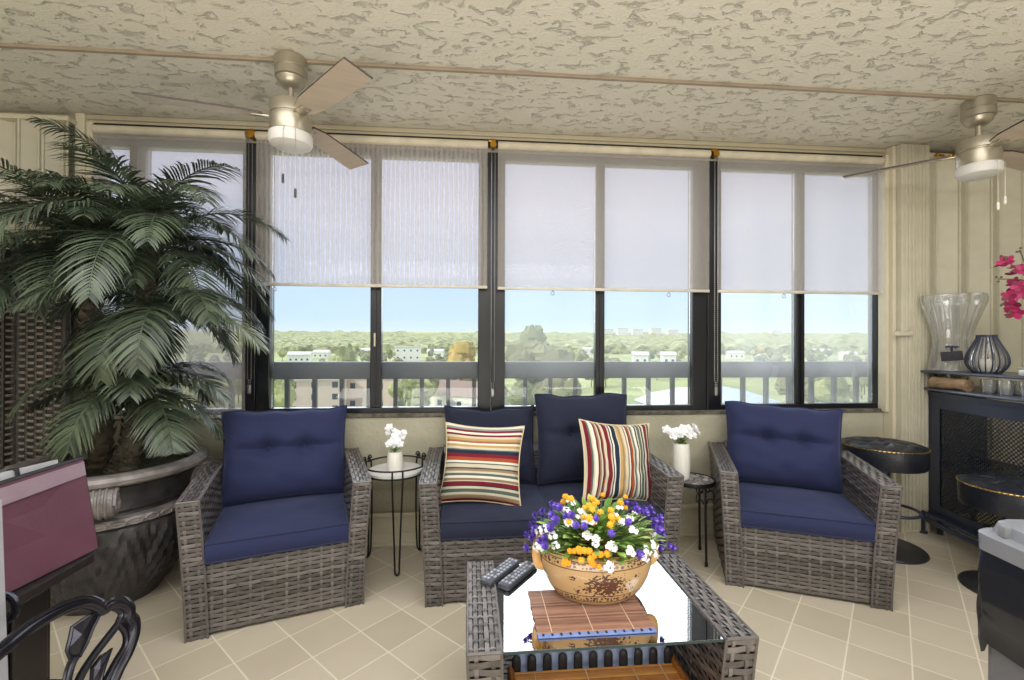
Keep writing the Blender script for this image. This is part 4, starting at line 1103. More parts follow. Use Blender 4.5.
# ---------------------------------------------------------------- side tables
rng = random.Random(23)
m_iron = mat('black_wrought_iron', (26, 26, 28), .5, .3); m_marble = mat('white_marble', (226, 224, 222), .3, var=.08, scale=8)
TLx, TLy = -.415, 2.53
st = thing('side_table', 'round wire side table with white marble top, between left armchair and loveseat', 'side table', (TLx, TLy, 0))
f = MB(); f.lathe([(0, .487), (.142, .487), (.147, .492), (.147, .503), (.142, .507), (0, .507)], 40); f.build('table_top', m_marble, st)
f = MB()
for r_, z in ((.152, .490), (.168, .536)): f.tube([(r_*cos(2*pi*k/40), r_*sin(2*pi*k/40), z) for k in range(40)], .0045, 6, close=True)
f.tube([(.152*cos(a), .152*sin(a), .49) for a in (2.1, 2.1)], .004, 5)
f.build('wire_gallery', m_iron, st)
for aa in (-77, 43, 163):
    a = radians(aa); R_ = Matrix.Rotation(a, 4, 'Z'); f = MB()
    pts = [R_ @ V(q) for q in ((.160, -.026, .536), (.157, -.026, .46), (.150, -.018, .25), (.152, -.012, .06), (.160, -.010, .018), (.166, 0, .008), (.160, .010, .018), (.152, .012, .06), (.150, .018, .25), (.157, .026, .46), (.160, .026, .536))]
    f.tube(spline(pts, 50), .0048, 7); f.build('leg', m_iron, st)
for aa in (43, 163):
    a = radians(aa); R_ = Matrix.Rotation(a, 4, 'Z'); f = MB()
    for sy in (-1, 1):
        f.tube([R_ @ V((.170, sy*(.026+.022*(1-q/34)*cos(q*.32)), .545+.024*(1-q/40)*sin(q*.32))) for q in range(32)], .0038, 6)
    f.build('scroll', m_iron, st)
def mosaic_mat():
    m, t, b = new_mat('pebble_mosaic'); tcn = N(m, 'ShaderNodeTexCoord')
    v = N(m, 'ShaderNodeTexVoronoi', feature='DISTANCE_TO_EDGE'); v.inputs['Scale'].default_value = 26; t.links.new(tcn.outputs['Object'], v.inputs[0])
    v2 = N(m, 'ShaderNodeTexVoronoi'); v2.inputs['Scale'].default_value = 26; t.links.new(tcn.outputs['Object'], v2.inputs[0])
    sp = N(m, 'ShaderNodeSeparateColor'); t.links.new(v2.outputs['Color'], sp.inputs[0])
    rp = N(m, 'ShaderNodeValToRGB'); t.links.new(sp.outputs[0], rp.inputs[0]); rp.color_ramp.elements[0].color = srgb(96, 94, 112); rp.color_ramp.elements[1].color = srgb(206, 200, 196)
    lt = N(m, 'ShaderNodeMath', operation='LESS_THAN'); lt.inputs[1].default_value = .09; t.links.new(v.outputs['Distance'], lt.inputs[0])
    mx = N(m, 'ShaderNodeMix', data_type='RGBA'); t.links.new(lt.outputs[0], mx.inputs[0]); t.links.new(rp.outputs[0], mx.inputs[6]); mx.inputs[7].default_value = srgb(40, 38, 44)
    t.links.new(mx.outputs[2], b.inputs['Base Color']); b.inputs['Roughness'].default_value = .3; return m
F_ = [V((1.253, 2.345, 0)), V((1.318, 2.540, 0)), V((1.112, 2.495, 0))]
C_ = sum(F_, V((0, 0, 0)))/3
s2 = thing('plant_stand', 'small black iron stand with mosaic top, between loveseat and right armchair', 'side table', tuple(C_))
f = MB(); f.lathe([(0, .425), (.118, .425), (.118, .436), (0, .436)], 40); f.build('table_top', mosaic_mat(), s2)
f = MB(); f.lathe([(.116, .418), (.122, .418), (.124, .430), (.122, .440), (.117, .440), (.117, .418)], 40); f.build('rim', m_iron, s2)
for q in F_:
    d = (q-C_); u_ = d.normalized(); sd = V((-u_.y, u_.x, 0)); f = MB()
    f.tube([u_*.112+V((0, 0, .42)), u_*.112+V((0, 0, .25)), d+V((0, 0, .02))], .0065, 8); f.tube([d+V((0, 0, .02)), d+V((0, 0, 0))], .009, 8); f.build('leg', m_iron, s2)
    f = MB()
    for sg in (-1, 1): f.tube([u_*(.108-.0*k)+sd*sg*(.012+.030*(1-cos(k*.21))*(1-k/60))+V((0, 0, .33+.0028*k+.012*sin(k*.4))) for k in range(30)], .0034, 6)
    f.build('scroll', m_iron, s2)
# ---------------------------------------------------------------- vases with white blossoms
m_white = mat('white_glazed_ceramic', (232, 230, 222), .3, var=.03); m_pet = leafmat('white_petal', (232, 232, 236), (250, 250, 252), .6)
m_leafg = leafmat('fresh_leaf', (84, 128, 52), (168, 196, 100), .5); m_stemg = mat('green_stem', (96, 120, 60), .6)
def ribbed(a, j): return 1+.02*abs(sin(9*a))
def vase(label, p, prof, mod):
    f = MB(); f.lathe(prof, 72, mod=mod); return tag(f.build('vase', m_white, None, loc=p), label, 'vase', 'white vases on the side tables')
pv = at_z(395, 471, .508); pv.z = .508
vase('small white ribbed vase on the round marble-topped side table', pv, [(0, 0), (.030, 0), (.036, .01), (.041, .04), (.039, .08), (.035, .105), (.031, .104), (.034, .08), (0, .06)], ribbed)
pv2 = at_z(681, 478, .437); pv2.z = .437
vase('tall white ribbed vase on the black mosaic-topped stand', pv2, [(0, 0), (.040, 0), (.044, .01), (.048, .08), (.047, .15), (.043, .197), (.038, .198), (.042, .15), (0, .12)], ribbed)
def sprig(label, p, heads, r, leaf_n, dome, zbase):
    t = thing('white_flowers', label, 'flowers', tuple(p), 0, 'white flowers in the vases')
    f = MB()
    for h in heads: f.tube(spline([V((0, 0, zbase)), V((h[0]*.35, h[1]*.35, zbase+(h[2]-zbase)*.6)), V(h)], 8), .0016, 5)
    f.build('stem', m_stemg, t)
    for h in heads:
        f = MB(); petal_flower(f, V(h), V((h[0]*3, h[1]*3-.25, .25)), r*rng.uniform(.85, 1.15), 5, .8, .15); petal_flower(f, V(h)+V((0, -.003, .002)), V((h[0]*3+.1, h[1]*3-.3, .3)), r*.7, 5, .8, .4)
        f.build('blossom', m_pet, t)
    f = MB()
    for k in range(leaf_n):
        a = rng.uniform(0, 2*pi); mb_leaf(f, V((0, 0, zbase)), V((cos(a)*dome, sin(a)*dome, rng.uniform(.3, 1)*.06)), .008)
    f.build('foliage', m_leafg, t)
def mb_leaf(f, p, v, w, seg=4):
    v = V(v); s = v.cross(V((0, 0, 1))); s = s.normalized() if s.length > 1e-6 else V((1, 0, 0)); f.r = rng.random(); prev = None
    for k in range(seg+1):
        t = k/seg; c = p+v*t+V((0, 0, -.35*v.length*t*t)); ww = w*sin(pi*min(.97, .12+.86*t))
        q = (c+s*ww, c-s*ww)
        if prev: f.face([prev[0], prev[1], q[1], q[0]])
        prev = q
sprig('white blossoms in the small vase on the marble-topped table', pv, [(-.03, -.01, .235), (-.035, 0, .205), (.0, -.02, .19), (.02, .0, .20), (.035, .0, .185), (-.01, -.03, .165), (.012, -.03, .17), (-.028, -.015, .15), (.028, -.02, .15), (.0, -.02, .145), (.045, .0, .205), (-.008, .01, .21)], .022, 6, .04, .10)
sprig('spreading white blossoms in the tall vase on the mosaic stand', pv2, [(-.085, 0, .275), (-.06, -.01, .262), (-.035, -.02, .27), (-.02, -.03, .25), (.0, -.02, .285), (.015, -.03, .262), (.035, -.02, .28), (.055, 0, .268), (.075, -.01, .285), (.095, 0, .258), (-.05, -.02, .245), (.03, -.035, .25), (.06, -.02, .25), (-.005, -.035, .27)], .026, 26, .045, .195)
# ---------------------------------------------------------------- on the coffee table
ZT = .3985
def bamboo_mat(name, c0, c1, axis=1):
    m, t, b = new_mat(name); tcn = N(m, 'ShaderNodeTexCoord')
    at = N(m, 'ShaderNodeAttribute'); at.attribute_name = 'rnd'
    mp = N(m, 'ShaderNodeMapping'); mp.inputs['Scale'].default_value = (8, 60, 60); t.links.new(tcn.outputs['Object'], mp.inputs[0])
    n = N(m, 'ShaderNodeTexNoise'); n.inputs['Scale'].default_value = 2; n.inputs['Detail'].default_value = 4; t.links.new(mp.outputs[0], n.inputs[0])
    ad = N(m, 'ShaderNodeMath', operation='MULTIPLY_ADD'); t.links.new(n.outputs['Fac'], ad.inputs[0]); ad.inputs[1].default_value = .6; t.links.new(at.outputs['Fac'], ad.inputs[2])
    rp = N(m, 'ShaderNodeValToRGB'); t.links.new(ad.outputs[0], rp.inputs[0]); rp.color_ramp.elements[0].position = .2; rp.color_ramp.elements[1].position = 1.15
    rp.color_ramp.elements[0].color = srgb(*c0); rp.color_ramp.elements[1].color = srgb(*c1)
    t.links.new(rp.outputs[0], b.inputs['Base Color']); b.inputs['Roughness'].default_value = .45; return m
m_mat = bamboo_mat('brown_bamboo', (96, 60, 48), (168, 126, 104)); m_tray = bamboo_mat('honey_bamboo', (150, 84, 26), (226, 164, 80)); m_cord = mat('pale_mat_cord', (214, 190, 160), .9)
m_bluec = mat('blue_woven_border', (112, 132, 186), .7, var=.15, scale=40)
mt = thing('placemat', 'brown bamboo slat placemat under the flower bowl on the glass table top', 'placemat', (.345, 1.222, ZT))
f = MB()
for k in range(30):
    f.r = rng.random()*.6; y = .016+k*.0072; f.tube([(-.165+rng.uniform(-.003, .003), y, .0035), (.165+rng.uniform(-.003, .003), y, .0035)], .0034, 6)
f.build('slats', m_mat, mt)
for x in (-.125, -.01, .105):
    f = MB(); f.tube([(x, .012+k*.0036, .0062+.0012*(k % 2)) for k in range(60)], .0013, 5); f.build('cord', m_cord, mt)
f = MB(); f.box(-.165, .165, -.002, .013, .0005, .005, .001); f.build('border', m_bluec, mt, False)
for k in range(13):
    f = MB(); x = -.15+k*.025; f.box(x-.003, x+.003, .001, .011, .005, .0058); f.build('dash', m_edge, mt, False)
# oval flowered bowl
def bowl_mat():
    m, t, b = new_mat('flowered_ochre_glaze'); uv = N(m, 'ShaderNodeUVMap'); uv.uv_map = 'uv'
    sp = N(m, 'ShaderNodeSeparateXYZ'); t.links.new(uv.outputs[0], sp.inputs[0]); u, v = sp.outputs[0], sp.outputs[1]
    def mth(op, a, c=None, val=None, val0=None):
        n = N(m, 'ShaderNodeMath', operation=op)
        if val0 is not None: n.inputs[0].default_value = val0; t.links.new(a, n.inputs[1]); return n.outputs[0]
        t.links.new(a, n.inputs[0])
        if c is not None: t.links.new(c, n.inputs[1])
        elif val is not None: n.inputs[1].default_value = val
        return n.outputs[0]
    def band(x, c, w): return mth('LESS_THAN', mth('ABSOLUTE', mth('SUBTRACT', x, val=c)), val=w)
    lines = None
    for c in (.93, .78, .25, .10):
        l = band(v, c, .009); lines = l if lines is None else mth('MAXIMUM', lines, l)
    # leafy border pattern
    mp = N(m, 'ShaderNodeMapping'); mp.inputs['Scale'].default_value = (90, 17, 1); t.links.new(uv.outputs[0], mp.inputs[0])
    wv = N(m, 'ShaderNodeTexVoronoi'); wv.inputs['Scale'].default_value = 1; wv.inputs['Randomness'].default_value = .55; t.links.new(mp.outputs[0], wv.inputs[0])
    leafs = mth('LESS_THAN', wv.outputs['Distance'], val=.47)
    bm_ = mth('MAXIMUM', band(v, .855, .055), band(v, .175, .055)); pat = mth('MULTIPLY', leafs, bm_)
    # bouquets in the middle and at the ends
    mp2 = N(m, 'ShaderNodeMapping'); mp2.inputs['Scale'].default_value = (84, 18, 1); t.links.new(uv.outputs[0], mp2.inputs[0])
    vo = N(m, 'ShaderNodeTexVoronoi', feature='SMOOTH_F1'); vo.inputs['Scale'].default_value = 1.0; t.links.new(mp2.outputs[0], vo.inputs[0])
    nz = N(m, 'ShaderNodeTexNoise'); nz.inputs['Scale'].default_value = 1.3; nz.inputs['Detail'].default_value = 3; t.links.new(mp2.outputs[0], nz.inputs[0])
    tot = mth('MAXIMUM', lines, pat)
    for uc, w_, h_ in ((.75, .07, .27), (.50, .05, .26), (1.0, .05, .26), (.25, .07, .27)):
        dx = mth('DIVIDE', mth('SUBTRACT', u, val=uc), val=w_); dy = mth('DIVIDE', mth('SUBTRACT', v, val=.48), val=h_)
        r2 = mth('ADD', mth('MULTIPLY', dx, dx), mth('MULTIPLY', dy, dy))
        th = mth('SUBTRACT', mth('ADD', nz.outputs['Fac'], mth('MULTIPLY', vo.outputs['Distance'], val=.35)), mth('MULTIPLY', r2, val=.26))
        tot = mth('MAXIMUM', tot, mth('GREATER_THAN', th, val=.50))
    for uc, vc in ((.655, .62), (.665, .34), (.845, .62), (.835, .36)):   # small sprigs
        dx = mth('DIVIDE', mth('SUBTRACT', u, val=uc), val=.016); dy = mth('DIVIDE', mth('SUBTRACT', v, val=vc), val=.075)
        r2 = mth('ADD', mth('MULTIPLY', dx, dx), mth('MULTIPLY', dy, dy))
        tot = mth('MAXIMUM', tot, mth('GREATER_THAN', mth('SUBTRACT', nz.outputs['Fac'], mth('MULTIPLY', r2, val=.2)), val=.46))
    mx = N(m, 'ShaderNodeMix', data_type='RGBA'); t.links.new(tot, mx.inputs[0]); mx.inputs[6].default_value = srgb(190, 156, 112); mx.inputs[7].default_value = srgb(92, 62, 50)
    t.links.new(mx.outputs[2], b.inputs['Base Color']); b.inputs['Roughness'].default_value = .18; b.inputs['Coat Weight'].default_value = .4; return m
PX, PY = .398, 1.436
bo = thing('flower_bowl', 'oval ochre ceramic bowl with brown floral print on the bamboo placemat', 'planter', (PX, PY, ZT+.007))
prof = spline([(.118, 0, 0), (.128, .004, 0), (.154, .035, 0), (.172, .078, 0), (.177, .110, 0), (.172, .140, 0), (.174, .152, 0)], 30)
def Pb(i, j):
    a = 2*pi*i/96; r = prof[j].x; return (r*cos(a), r*.70*sin(a), prof[j].y)
f = MB(); f.quad_grid(Pb, 96, 30, closeu=True, uv=lambda i, j: (i/96, prof[min(j, 29)].y/.152)); f.build('bowl', bowl_mat(), bo)
f = MB(); f.quad_grid(lambda i, j: ((.174-.008*j)*cos(2*pi*i/96), (.174-.008*j)*.70*sin(2*pi*i/96), .152+(.004, .004, -.05)[j]), 96, 3, closeu=True)
f.quad_grid(lambda i, j: ((.118-.117*j)*cos(2*pi*i/48), (.118-.117*j)*.70*sin(2*pi*i/48), .0), 48, 2, closeu=True)
f.build('rim', mat('ochre_glaze', (214, 168, 106), .2, coat=.4), bo)
for sg in (-1, 1):
    f = MB(); f.tube(spline([(sg*.160, 0, .085), (sg*.186, 0, .088), (sg*.194, 0, .125), (sg*.188, 0, .165), (sg*.172, 0, .170), (sg*.166, 0, .135)], 24), .0075, 10, flat=1.8); f.build('handle', mat('ochre_handle', (210, 164, 104), .25, coat=.3), bo)
# flower arrangement
fl = thing('flower_arrangement', 'artificial purple, yellow and white flowers filling the floral-printed bowl', 'flowers', (PX, PY, ZT+.118))
f = MB()
def domep(a, e, R=1.): return V((.20*cos(a)*cos(e)*R, .15*sin(a)*cos(e)*R, .02+.145*sin(e)*R))
for k in range(560):
    a = rng.uniform(0, 2*pi); e = rng.uniform(.15, 1.35); q = domep(a, e, rng.uniform(.35, .92))
    v = V((cos(a)*cos(e), sin(a)*cos(e), .35+sin(e)*.6))*rng.uniform(.03, .06)
    mb_leaf(f, q, v, rng.uniform(.006, .012))
for k in range(60):
    a = rng.uniform(0, 2*pi); e = rng.uniform(.3, 1.2); mb_leaf(f, domep(a, e, .4), V((cos(a)*cos(e), sin(a)*cos(e), sin(e)))*rng.uniform(.07, .11), .004)
for k in range(40):
    a = rng.uniform(pi, 2*pi)+.3; q = domep(a, .12, .8); mb_leaf(f, q, V((cos(a)*.8, sin(a)*.6, .7))*rng.uniform(.03, .05), .010)
f.build('foliage', m_leafg, fl)
m_pur = leafmat('purple_petal', (72, 48, 150), (120, 92, 200), .6); m_yel = leafmat('yellow_petal', (232, 172, 40), (248, 208, 70), .6); m_org = leafmat('orange_yellow_petal', (244, 160, 20), (252, 186, 40), .6)
def bloom(nm, mm, kind):
    f = MB()
    if kind == 0:
        for k in range(3): petal_flower(f, V((0, 0, .004*k)), V((rng.uniform(-.3, .3), rng.uniform(-.3, .3), 1)), .013-.002*k, 6, .8, .4+.3*k)
    elif kind == 1:
        f.ball((0, 0, .004), .0085, 10, 6, .85)
        for k in range(14): a = k*2.4; e = (k/14-.3)*1.6; f.ball((.0075*cos(a)*cos(e), .0075*sin(a)*cos(e), .004+.007*sin(e)), .0034, 6, 4)
    else:
        for k in range(4): petal_flower(f, V((.008*cos(k*1.6), .007*sin(k*1.6), .004*k)), V((cos(k*1.6)*.6, sin(k*1.6)*.6, .8)), .0085, 5, .9, .3)
    o = f.build(nm, mm, None); return o
protos = {'purple_flower': (bloom('purple_flower', m_pur, 0), 72), 'yellow_flower': (bloom('yellow_flower', m_yel, 1), 26), 'white_flower': (bloom('white_flower', m_pet, 2), 42), 'orange_flower': (bloom('orange_flower', m_org, 1), 18)}
stm = MB()
for nm, (po, cnt) in protos.items():
    for k in range(cnt):
        o = po if k == 0 else po.copy()
        if k: COL.objects.link(o)
        o.parent = fl
        if nm == 'purple_flower':
            a = rng.uniform(-.5, .7) if k % 2 else rng.uniform(pi-.6, pi+.5)
            if k % 5 == 0: a = rng.uniform(pi, 2*pi)
            e = rng.uniform(.12, 1.05); R = rng.uniform(.95, 1.22)
        elif nm == 'yellow_flower': a = rng.uniform(1.2*pi, 1.65*pi) if k % 2 else rng.uniform(0, 2*pi); e = rng.uniform(.75, 1.5); R = rng.uniform(.95, 1.2)
        elif nm == 'orange_flower': a = rng.uniform(1.25*pi, 1.52*pi); e = rng.uniform(.05, .42); R = rng.uniform(.88, 1.0)
        else: a = rng.uniform(pi, 2.05*pi) if k % 3 else rng.uniform(0, 2*pi); e = rng.uniform(.1, 1.2); R = rng.uniform(.9, 1.06)
        q = domep(a, e, R); o.location = q
        d = V((cos(a)*cos(e), sin(a)*cos(e)-.3, sin(e)+.2)).normalized(); o.rotation_euler = d.to_track_quat('Z', 'Y').to_euler()
        s_ = rng.uniform(.8, 1.15); o.scale = (s_, s_, s_)
        stm.tube(spline([domep(a, e, .3), q*.62+V((0, 0, .02)), q], 6), .0013, 4)
stm.build('stem', m_stemg, fl)
# remotes
m_rem = mat('dark_grey_remote', (72, 74, 84), .4, var=.05); m_btn = mat('pale_remote_buttons', (168, 170, 184), .5)
def remote(label, p, q, n):
    p, q = V(p), V(q); c = (p+q)/2; d = q-p; L = .19; a = atan2(d.y, d.x)
    t = thing('remote_control', label, 'remote control', (c.x, c.y, ZT), a, 'remote controls on the coffee table')
    f = MB(); f.box(-L/2, L/2, -.023, .023, 0.0, .017, .006); f.build('case', m_rem, t)
    for i in range(9):
        for j in range(3):
            if (i*3+j+n) % 7 == 0: continue
            f = MB(); x = -L/2+.022+i*.0185; y = -.0135+j*.0135; f.box(x-.006, x+.006, y-.0045, y+.0045, .016, .0195, .0015); f.build('button', m_btn, t)
remote('dark grey remote control at the outer left of the glass table top', at_z(484, 587, ZT), at_z(516, 562, ZT), 0)
remote('pale-faced remote control between the other remote and the flower bowl', at_z(503, 590, ZT), at_z(532, 566, ZT), 3)
# tray on the lower shelf
tr_ = thing('bamboo_tray', 'honey-coloured bamboo tray with black rounded tabs on the lower shelf', 'tray', (.385, 1.30, .1335))
f = MB()
for k in range(26):
    f.r = rng.random()*.6; y = -.115+k*.0088; f.tube([(-.255, y, .040), (.255, y, .040)], .0044, 6)
f.build('slats', m_tray, tr_)
for x in (-.19, -.03, .12, .21):
    f = MB(); f.tube([(x, -.118+k*.0044, .0435+.0014*(k % 2)) for k in range(52)], .0016, 5); f.build('cord', m_cord, tr_)
for x in (-.262, .262):
    f = MB(); f.tube([(x, -.13, .045), (x, .125, .045)], .010, 10); f.tube([(x, -.13, .045), (x, -.13, .0)], .010, 8); f.tube([(x, .12, .045), (x, .12, .0)], .010, 8); f.build('side_rail', m_tray, tr_)
f = MB(); f.tube([(-.262, -.128, .045), (.262, -.128, .045)], .009, 10); f.build('front_rail', m_tray, tr_)
for k in range(11):
    f = MB(); x = -.245+k*.049; f.tube([(x, .118, .03), (x, .118, .072), (x, .118, .082), (x, .118, .088)], [.0075, .0075, .0065, .003], 12, flat=1.9); f.build('tab', m_edge, tr_)
pa = thing('printed_folder', 'pale blue printed folder standing behind the bamboo tray tabs', 'folder', (.385, 1.452, .1335), 0)
f = MB(); f.box(-.25, .25, -.004, .004, 0, .115, .002, M=Matrix.Rotation(radians(8), 4, 'X')); f.build('cover', mat('pale_blue_card', (176, 192, 232), .5, var=.05), pa, False)
for k in range(12):
    f = MB(); x = -.20+k*.037
    f.box(x-.011, x-.011+rng.uniform(.008, .022), -.0062, -.0042, .086+.003*(k % 3), .092+.003*(k % 3), 0, M=Matrix.Rotation(radians(8), 4, 'X'))
    f.build('print_mark', m_edge, pa, False)
# ---------------------------------------------------------------- ceiling fans
m_nick = mat('brushed_nickel', (176, 168, 150), .34, .75, var=.05); m_blade = mat('pale_wood_blade', (180, 163, 144), .45, var=.10, scale=5, stretch=(.4, 6, 1)); m_dkedge = mat('dark_blade_top', (58, 46, 40), .5); m_opal = mat('opal_light_cover', (204, 200, 194), .4, var=.02)
def fan(label, x, y, angs, chains):
    t = thing('ceiling_fan', label, 'ceiling fan', (x, y, H), 0, 'three-blade ceiling fans')
    f = MB(); f.lathe([(0, 0), (.062, 0), (.068, -.006), (.068, -.05), (.064, -.054), (.068, -.058), (.068, -.092), (.060, -.096), (.054, -.116), (.040, -.130), (.02, -.137), (0, -.137)], 40); f.build('canopy', m_nick, t)
    f = MB(); f.lathe([(.0125, -.12), (.0125, -.215)], 16); f.lathe([(.02, -.19), (.026, -.20), (.026, -.215)], 20); f.build('downrod', m_nick, t)
    f = MB(); f.lathe([(0, -.20), (.06, -.203), (.082, -.208), (.086, -.216), (.086, -.262), (.082, -.266), (.082, -.271), (.087, -.276), (.087, -.338), (.084, -.345), (0, -.352)], 48); f.build('motor_housing', m_nick, t)
    f = MB(); f.lathe([(.085, -.343), (.091, -.346), (.092, -.378), (.086, -.392), (.066, -.403), (.035, -.409), (0, -.410)], 48); f.build('light_cover', m_opal, t)
    for a in angs:
        R_ = Matrix.Rotation(radians(a), 4, 'Z') @ Matrix.Translation((0, 0, -.268)) @ Matrix.Rotation(radians(-12), 4, 'X')
        f = MB(); n = 14
        def G(i, j, z):
            u = .115+.455*i/(n-1); w_ = .050+.010*i/(n-1); c = min(1, (i/(n-1))*6)*.3+.7 if i < 3 else 1
            return R_ @ V((u, (-w_+2*w_*j/4)*c, z))
        f.quad_grid(lambda i, j: G(n-1-i, j, -.0045), n, 5); f.quad_grid(lambda i, j: G(i, j, .0045), n, 5)
        f.cur = 1
        for j in (0, 4): f.quad_grid(lambda i, k: G(i, j, -.0045 if k == 0 else .0045), n, 2)
        for i in (0, n-1): f.quad_grid(lambda j, k: G(i, j, -.0045 if k == 0 else .0045), 5, 2)
        b_ = f.build('blade', [m_blade, m_dkedge], t, False)
        f = MB(); f.box(.085, .16, -.022, .022, -.010, -.003, .003, M=R_); f.ball(tuple(R_ @ V((.145, .012, -.011))), .004, 6, 4); f.ball(tuple(R_ @ V((.145, -.012, -.011))), .004, 6, 4); f.build('blade_bracket', m_nick, b_)
    for cx_, cy_, L_, mm in chains:
        f = MB(); f.tube([(cx_, cy_, -.34), (cx_*1.12, cy_*1.12, -.37), (cx_*1.12, cy_*1.12, -L_)], .0012, 5); c_ = f.build('pull_chain', m_nick, t)
        f = MB(); f.tube([(cx_*1.12, cy_*1.12, -L_), (cx_*1.12, cy_*1.12, -L_-.006), (cx_*1.12, cy_*1.12, -L_-.036), (cx_*1.12, cy_*1.12, -L_-.04)], [.003, .0055, .0055, .003], 8); f.build('pull_knob', mm, c_)
m_knob = mat('dark_pull_knob', (44, 38, 44), .4); m_knobw = mat('white_pull_knob', (220, 214, 204), .4)
fan('three-blade ceiling fan above the left armchair, with dark chain knobs', -.815, 2.12, (73, 193, 314), ((.006, -.09, .555, m_knob), (.05, -.085, .615, m_knob)))  # fan light is off, its cover is plain white opal
fan('three-blade ceiling fan at the right edge above the bar, with white chain knobs', 2.630, 2.155, (134, 14, 254), ((-.02, -.095, .565, m_knobw), (.015, -.095, .535, m_knobw)))
# ---------------------------------------------------------------- the view: ground, pond, trees, houses
rng = random.Random(31)
def gz(d): return -18+44*max(0, (d-260)/1500)**1.2
def gpt(px, d): # ground point seen in picture column px at distance d along the view axis
    q = at_d(px, 340, d); return V((q.x, q.y, gz(d)))
def out_mat(name, c0, c1, scale, rough=.9):
    m, t, b = new_mat(name); g = N(m, 'ShaderNodeNewGeometry'); n = N(m, 'ShaderNodeTexNoise'); n.inputs['Scale'].default_value = scale; n.inputs['Detail'].default_value = 6
    t.links.new(g.outputs['Position'], n.inputs[0]); rp = N(m, 'ShaderNodeValToRGB'); t.links.new(n.outputs['Fac'], rp.inputs[0])
    rp.color_ramp.elements[0].position = .36; rp.color_ramp.elements[1].position = .64; rp.color_ramp.elements[0].color = srgb(*c0); rp.color_ramp.elements[1].color = srgb(*c1)
    t.links.new(rp.outputs[0], b.inputs['Base Color']); b.inputs['Roughness'].default_value = rough; b.inputs['Specular IOR Level'].default_value = .1; return m
m_grass = out_mat('mown_grass', (152, 160, 104), (184, 186, 130), .05); m_wood = out_mat('woodland_canopy', (92, 102, 62), (186, 184, 130), .11)
f = MB()
ds = [45, 90, 150, 220, 300, 420, 600, 850, 1200, 1600, 2000, 2600]
f.quad_grid(lambda i, j: gpt(-1500+i*200, ds[j]), 20, len(ds)); struct('ground', f, m_grass, smooth=True)
# far woodland: one bumpy canopy, too many trees to count
f = MB(); nd, na = 110, 420
dd = [520*(1900/520)**(j/(nd-1)) for j in range(nd)]
def WD_(i, j):
    px = -260+1560*i/(na-1); q = gpt(px, dd[j]); s = dd[j]*.014+3
    h = 5.5+5*abs(noise.noise(V((q.x/(s*2.2), q.y/(s*2.2), 1))))*(1.6+dd[j]/700)+3.5*noise.noise(V((q.x/(s*.9), q.y/(s*.9), 7)))
    if j == 0: h = -1
    return V((q.x, q.y, q.z+h))
f.quad_grid(WD_, na, nd); o = f.build('distant_woodland', m_wood, None, True); tag(o, 'continuous olive-green woodland running to the horizon beyond the balcony', 'trees', None, 'stuff')
# pond
m_water = mat('pale_pond_water', (176, 186, 198), .3, var=.03)
f = MB(); pl = [(634, 150), (660, 128), (720, 120), (775, 122), (782, 145), (748, 178), (716, 205), (676, 190), (650, 170)]
f.face(list(reversed([gpt(a, d)+V((0, 0, .25)) for a, d in pl])));
for q in range(len(f.f)): pass
tag(f.build('pond', m_water, None, False), 'pale pond seen through the balusters beyond the third and fourth windows', 'pond', None, 'structure')
# trees: three crown shapes, every tree its own object
def crown_mesh(seed, n=9):
    mb = MB()
    for k in range(n):
        a = rng.uniform(0, 2*pi); r = rng.uniform(0, .62); c = V((r*cos(a), r*sin(a), rng.uniform(.35, .85)-.25*r)); R = rng.uniform(.28, .46)
        mb.r = rng.random()
        def P(i, j):
            t = 2*pi*i/20; e = -pi/2+pi*j/11; q = V((cos(e)*cos(t), cos(e)*sin(t), sin(e)))
            w_ = R*(1+.30*noise.noise(q*2.6+V((seed+k, 0, 0)))+.20*noise.noise(q*6+V((k, seed, 0)))+.16*noise.noise(q*13+V((k, 3, seed)))); return c+V((q.x*w_, q.y*w_, q.z*w_*.8))
        mb.quad_grid(P, 20, 12, closeu=True)
    return mb
kinds = [('bright green', (128, 134, 84), (184, 184, 128)), ('olive', (118, 118, 80), (166, 162, 116)), ('dark green', (86, 94, 66), (140, 144, 102)), ('golden', (164, 140, 62), (212, 182, 100)), ('grey-green', (128, 132, 104), (176, 176, 146))]
protos = []
m_bark = mat('tree_bark', (110, 96, 80), .9)
for q, (nm, c0, c1) in enumerate(kinds):
    mk = leafmat('crown_'+nm.replace(' ', '_').replace('-', '_'), c0, c1, .95); me_c = None
    cb_ = crown_mesh(q*7.3)
    tm = MB(); tm.tube([(0, 0, 0), (.01, 0, .2), (0, .01, .5)], [.035, .028, .02], 6)
    protos.append((nm, mk, cb_, tm, []))
sector = lambda px: 'first window behind the palm' if px < 250 else 'second window' if px < 490 else 'third window' if px < 712 else 'fourth window'
def tree(kind, px, top_y, d, wpx, label=None, squat=1.0):
    nm, mk, cb_, tm, cache = protos[kind]
    g = gpt(px, d); top = 1.2+(342-top_y)*d/FPX; h = max(3, top-g.z); wd = wpx*d/FPX/2
    t = thing('tree', label or '%s tree in the wooded view beyond the %s' % (nm, sector(px)), 'tree', tuple(g), rng.uniform(0, 6), None if label else '%s trees beyond the %s' % (nm, sector(px)))
    if not cache:
        c = cb_.build('crown', mk, t); k = tm.build('trunk', m_bark, t); cache += [c, k]
    else:
        c = cache[0].copy(); COL.objects.link(c); c.parent = t; k = cache[1].copy(); COL.objects.link(k); k.parent = t
    c.scale = (wd, wd, h*.62); c.location = (0, 0, h*.34); k.scale = (h*.8, h*.8, h)
    return t
tree(2, 531, 325, 165, 56, 'tall dark green tree rising above the horizon beyond the third window')
tree(1, 541, 341, 135, 80, 'broad olive tree in front of the tall dark tree, third window')
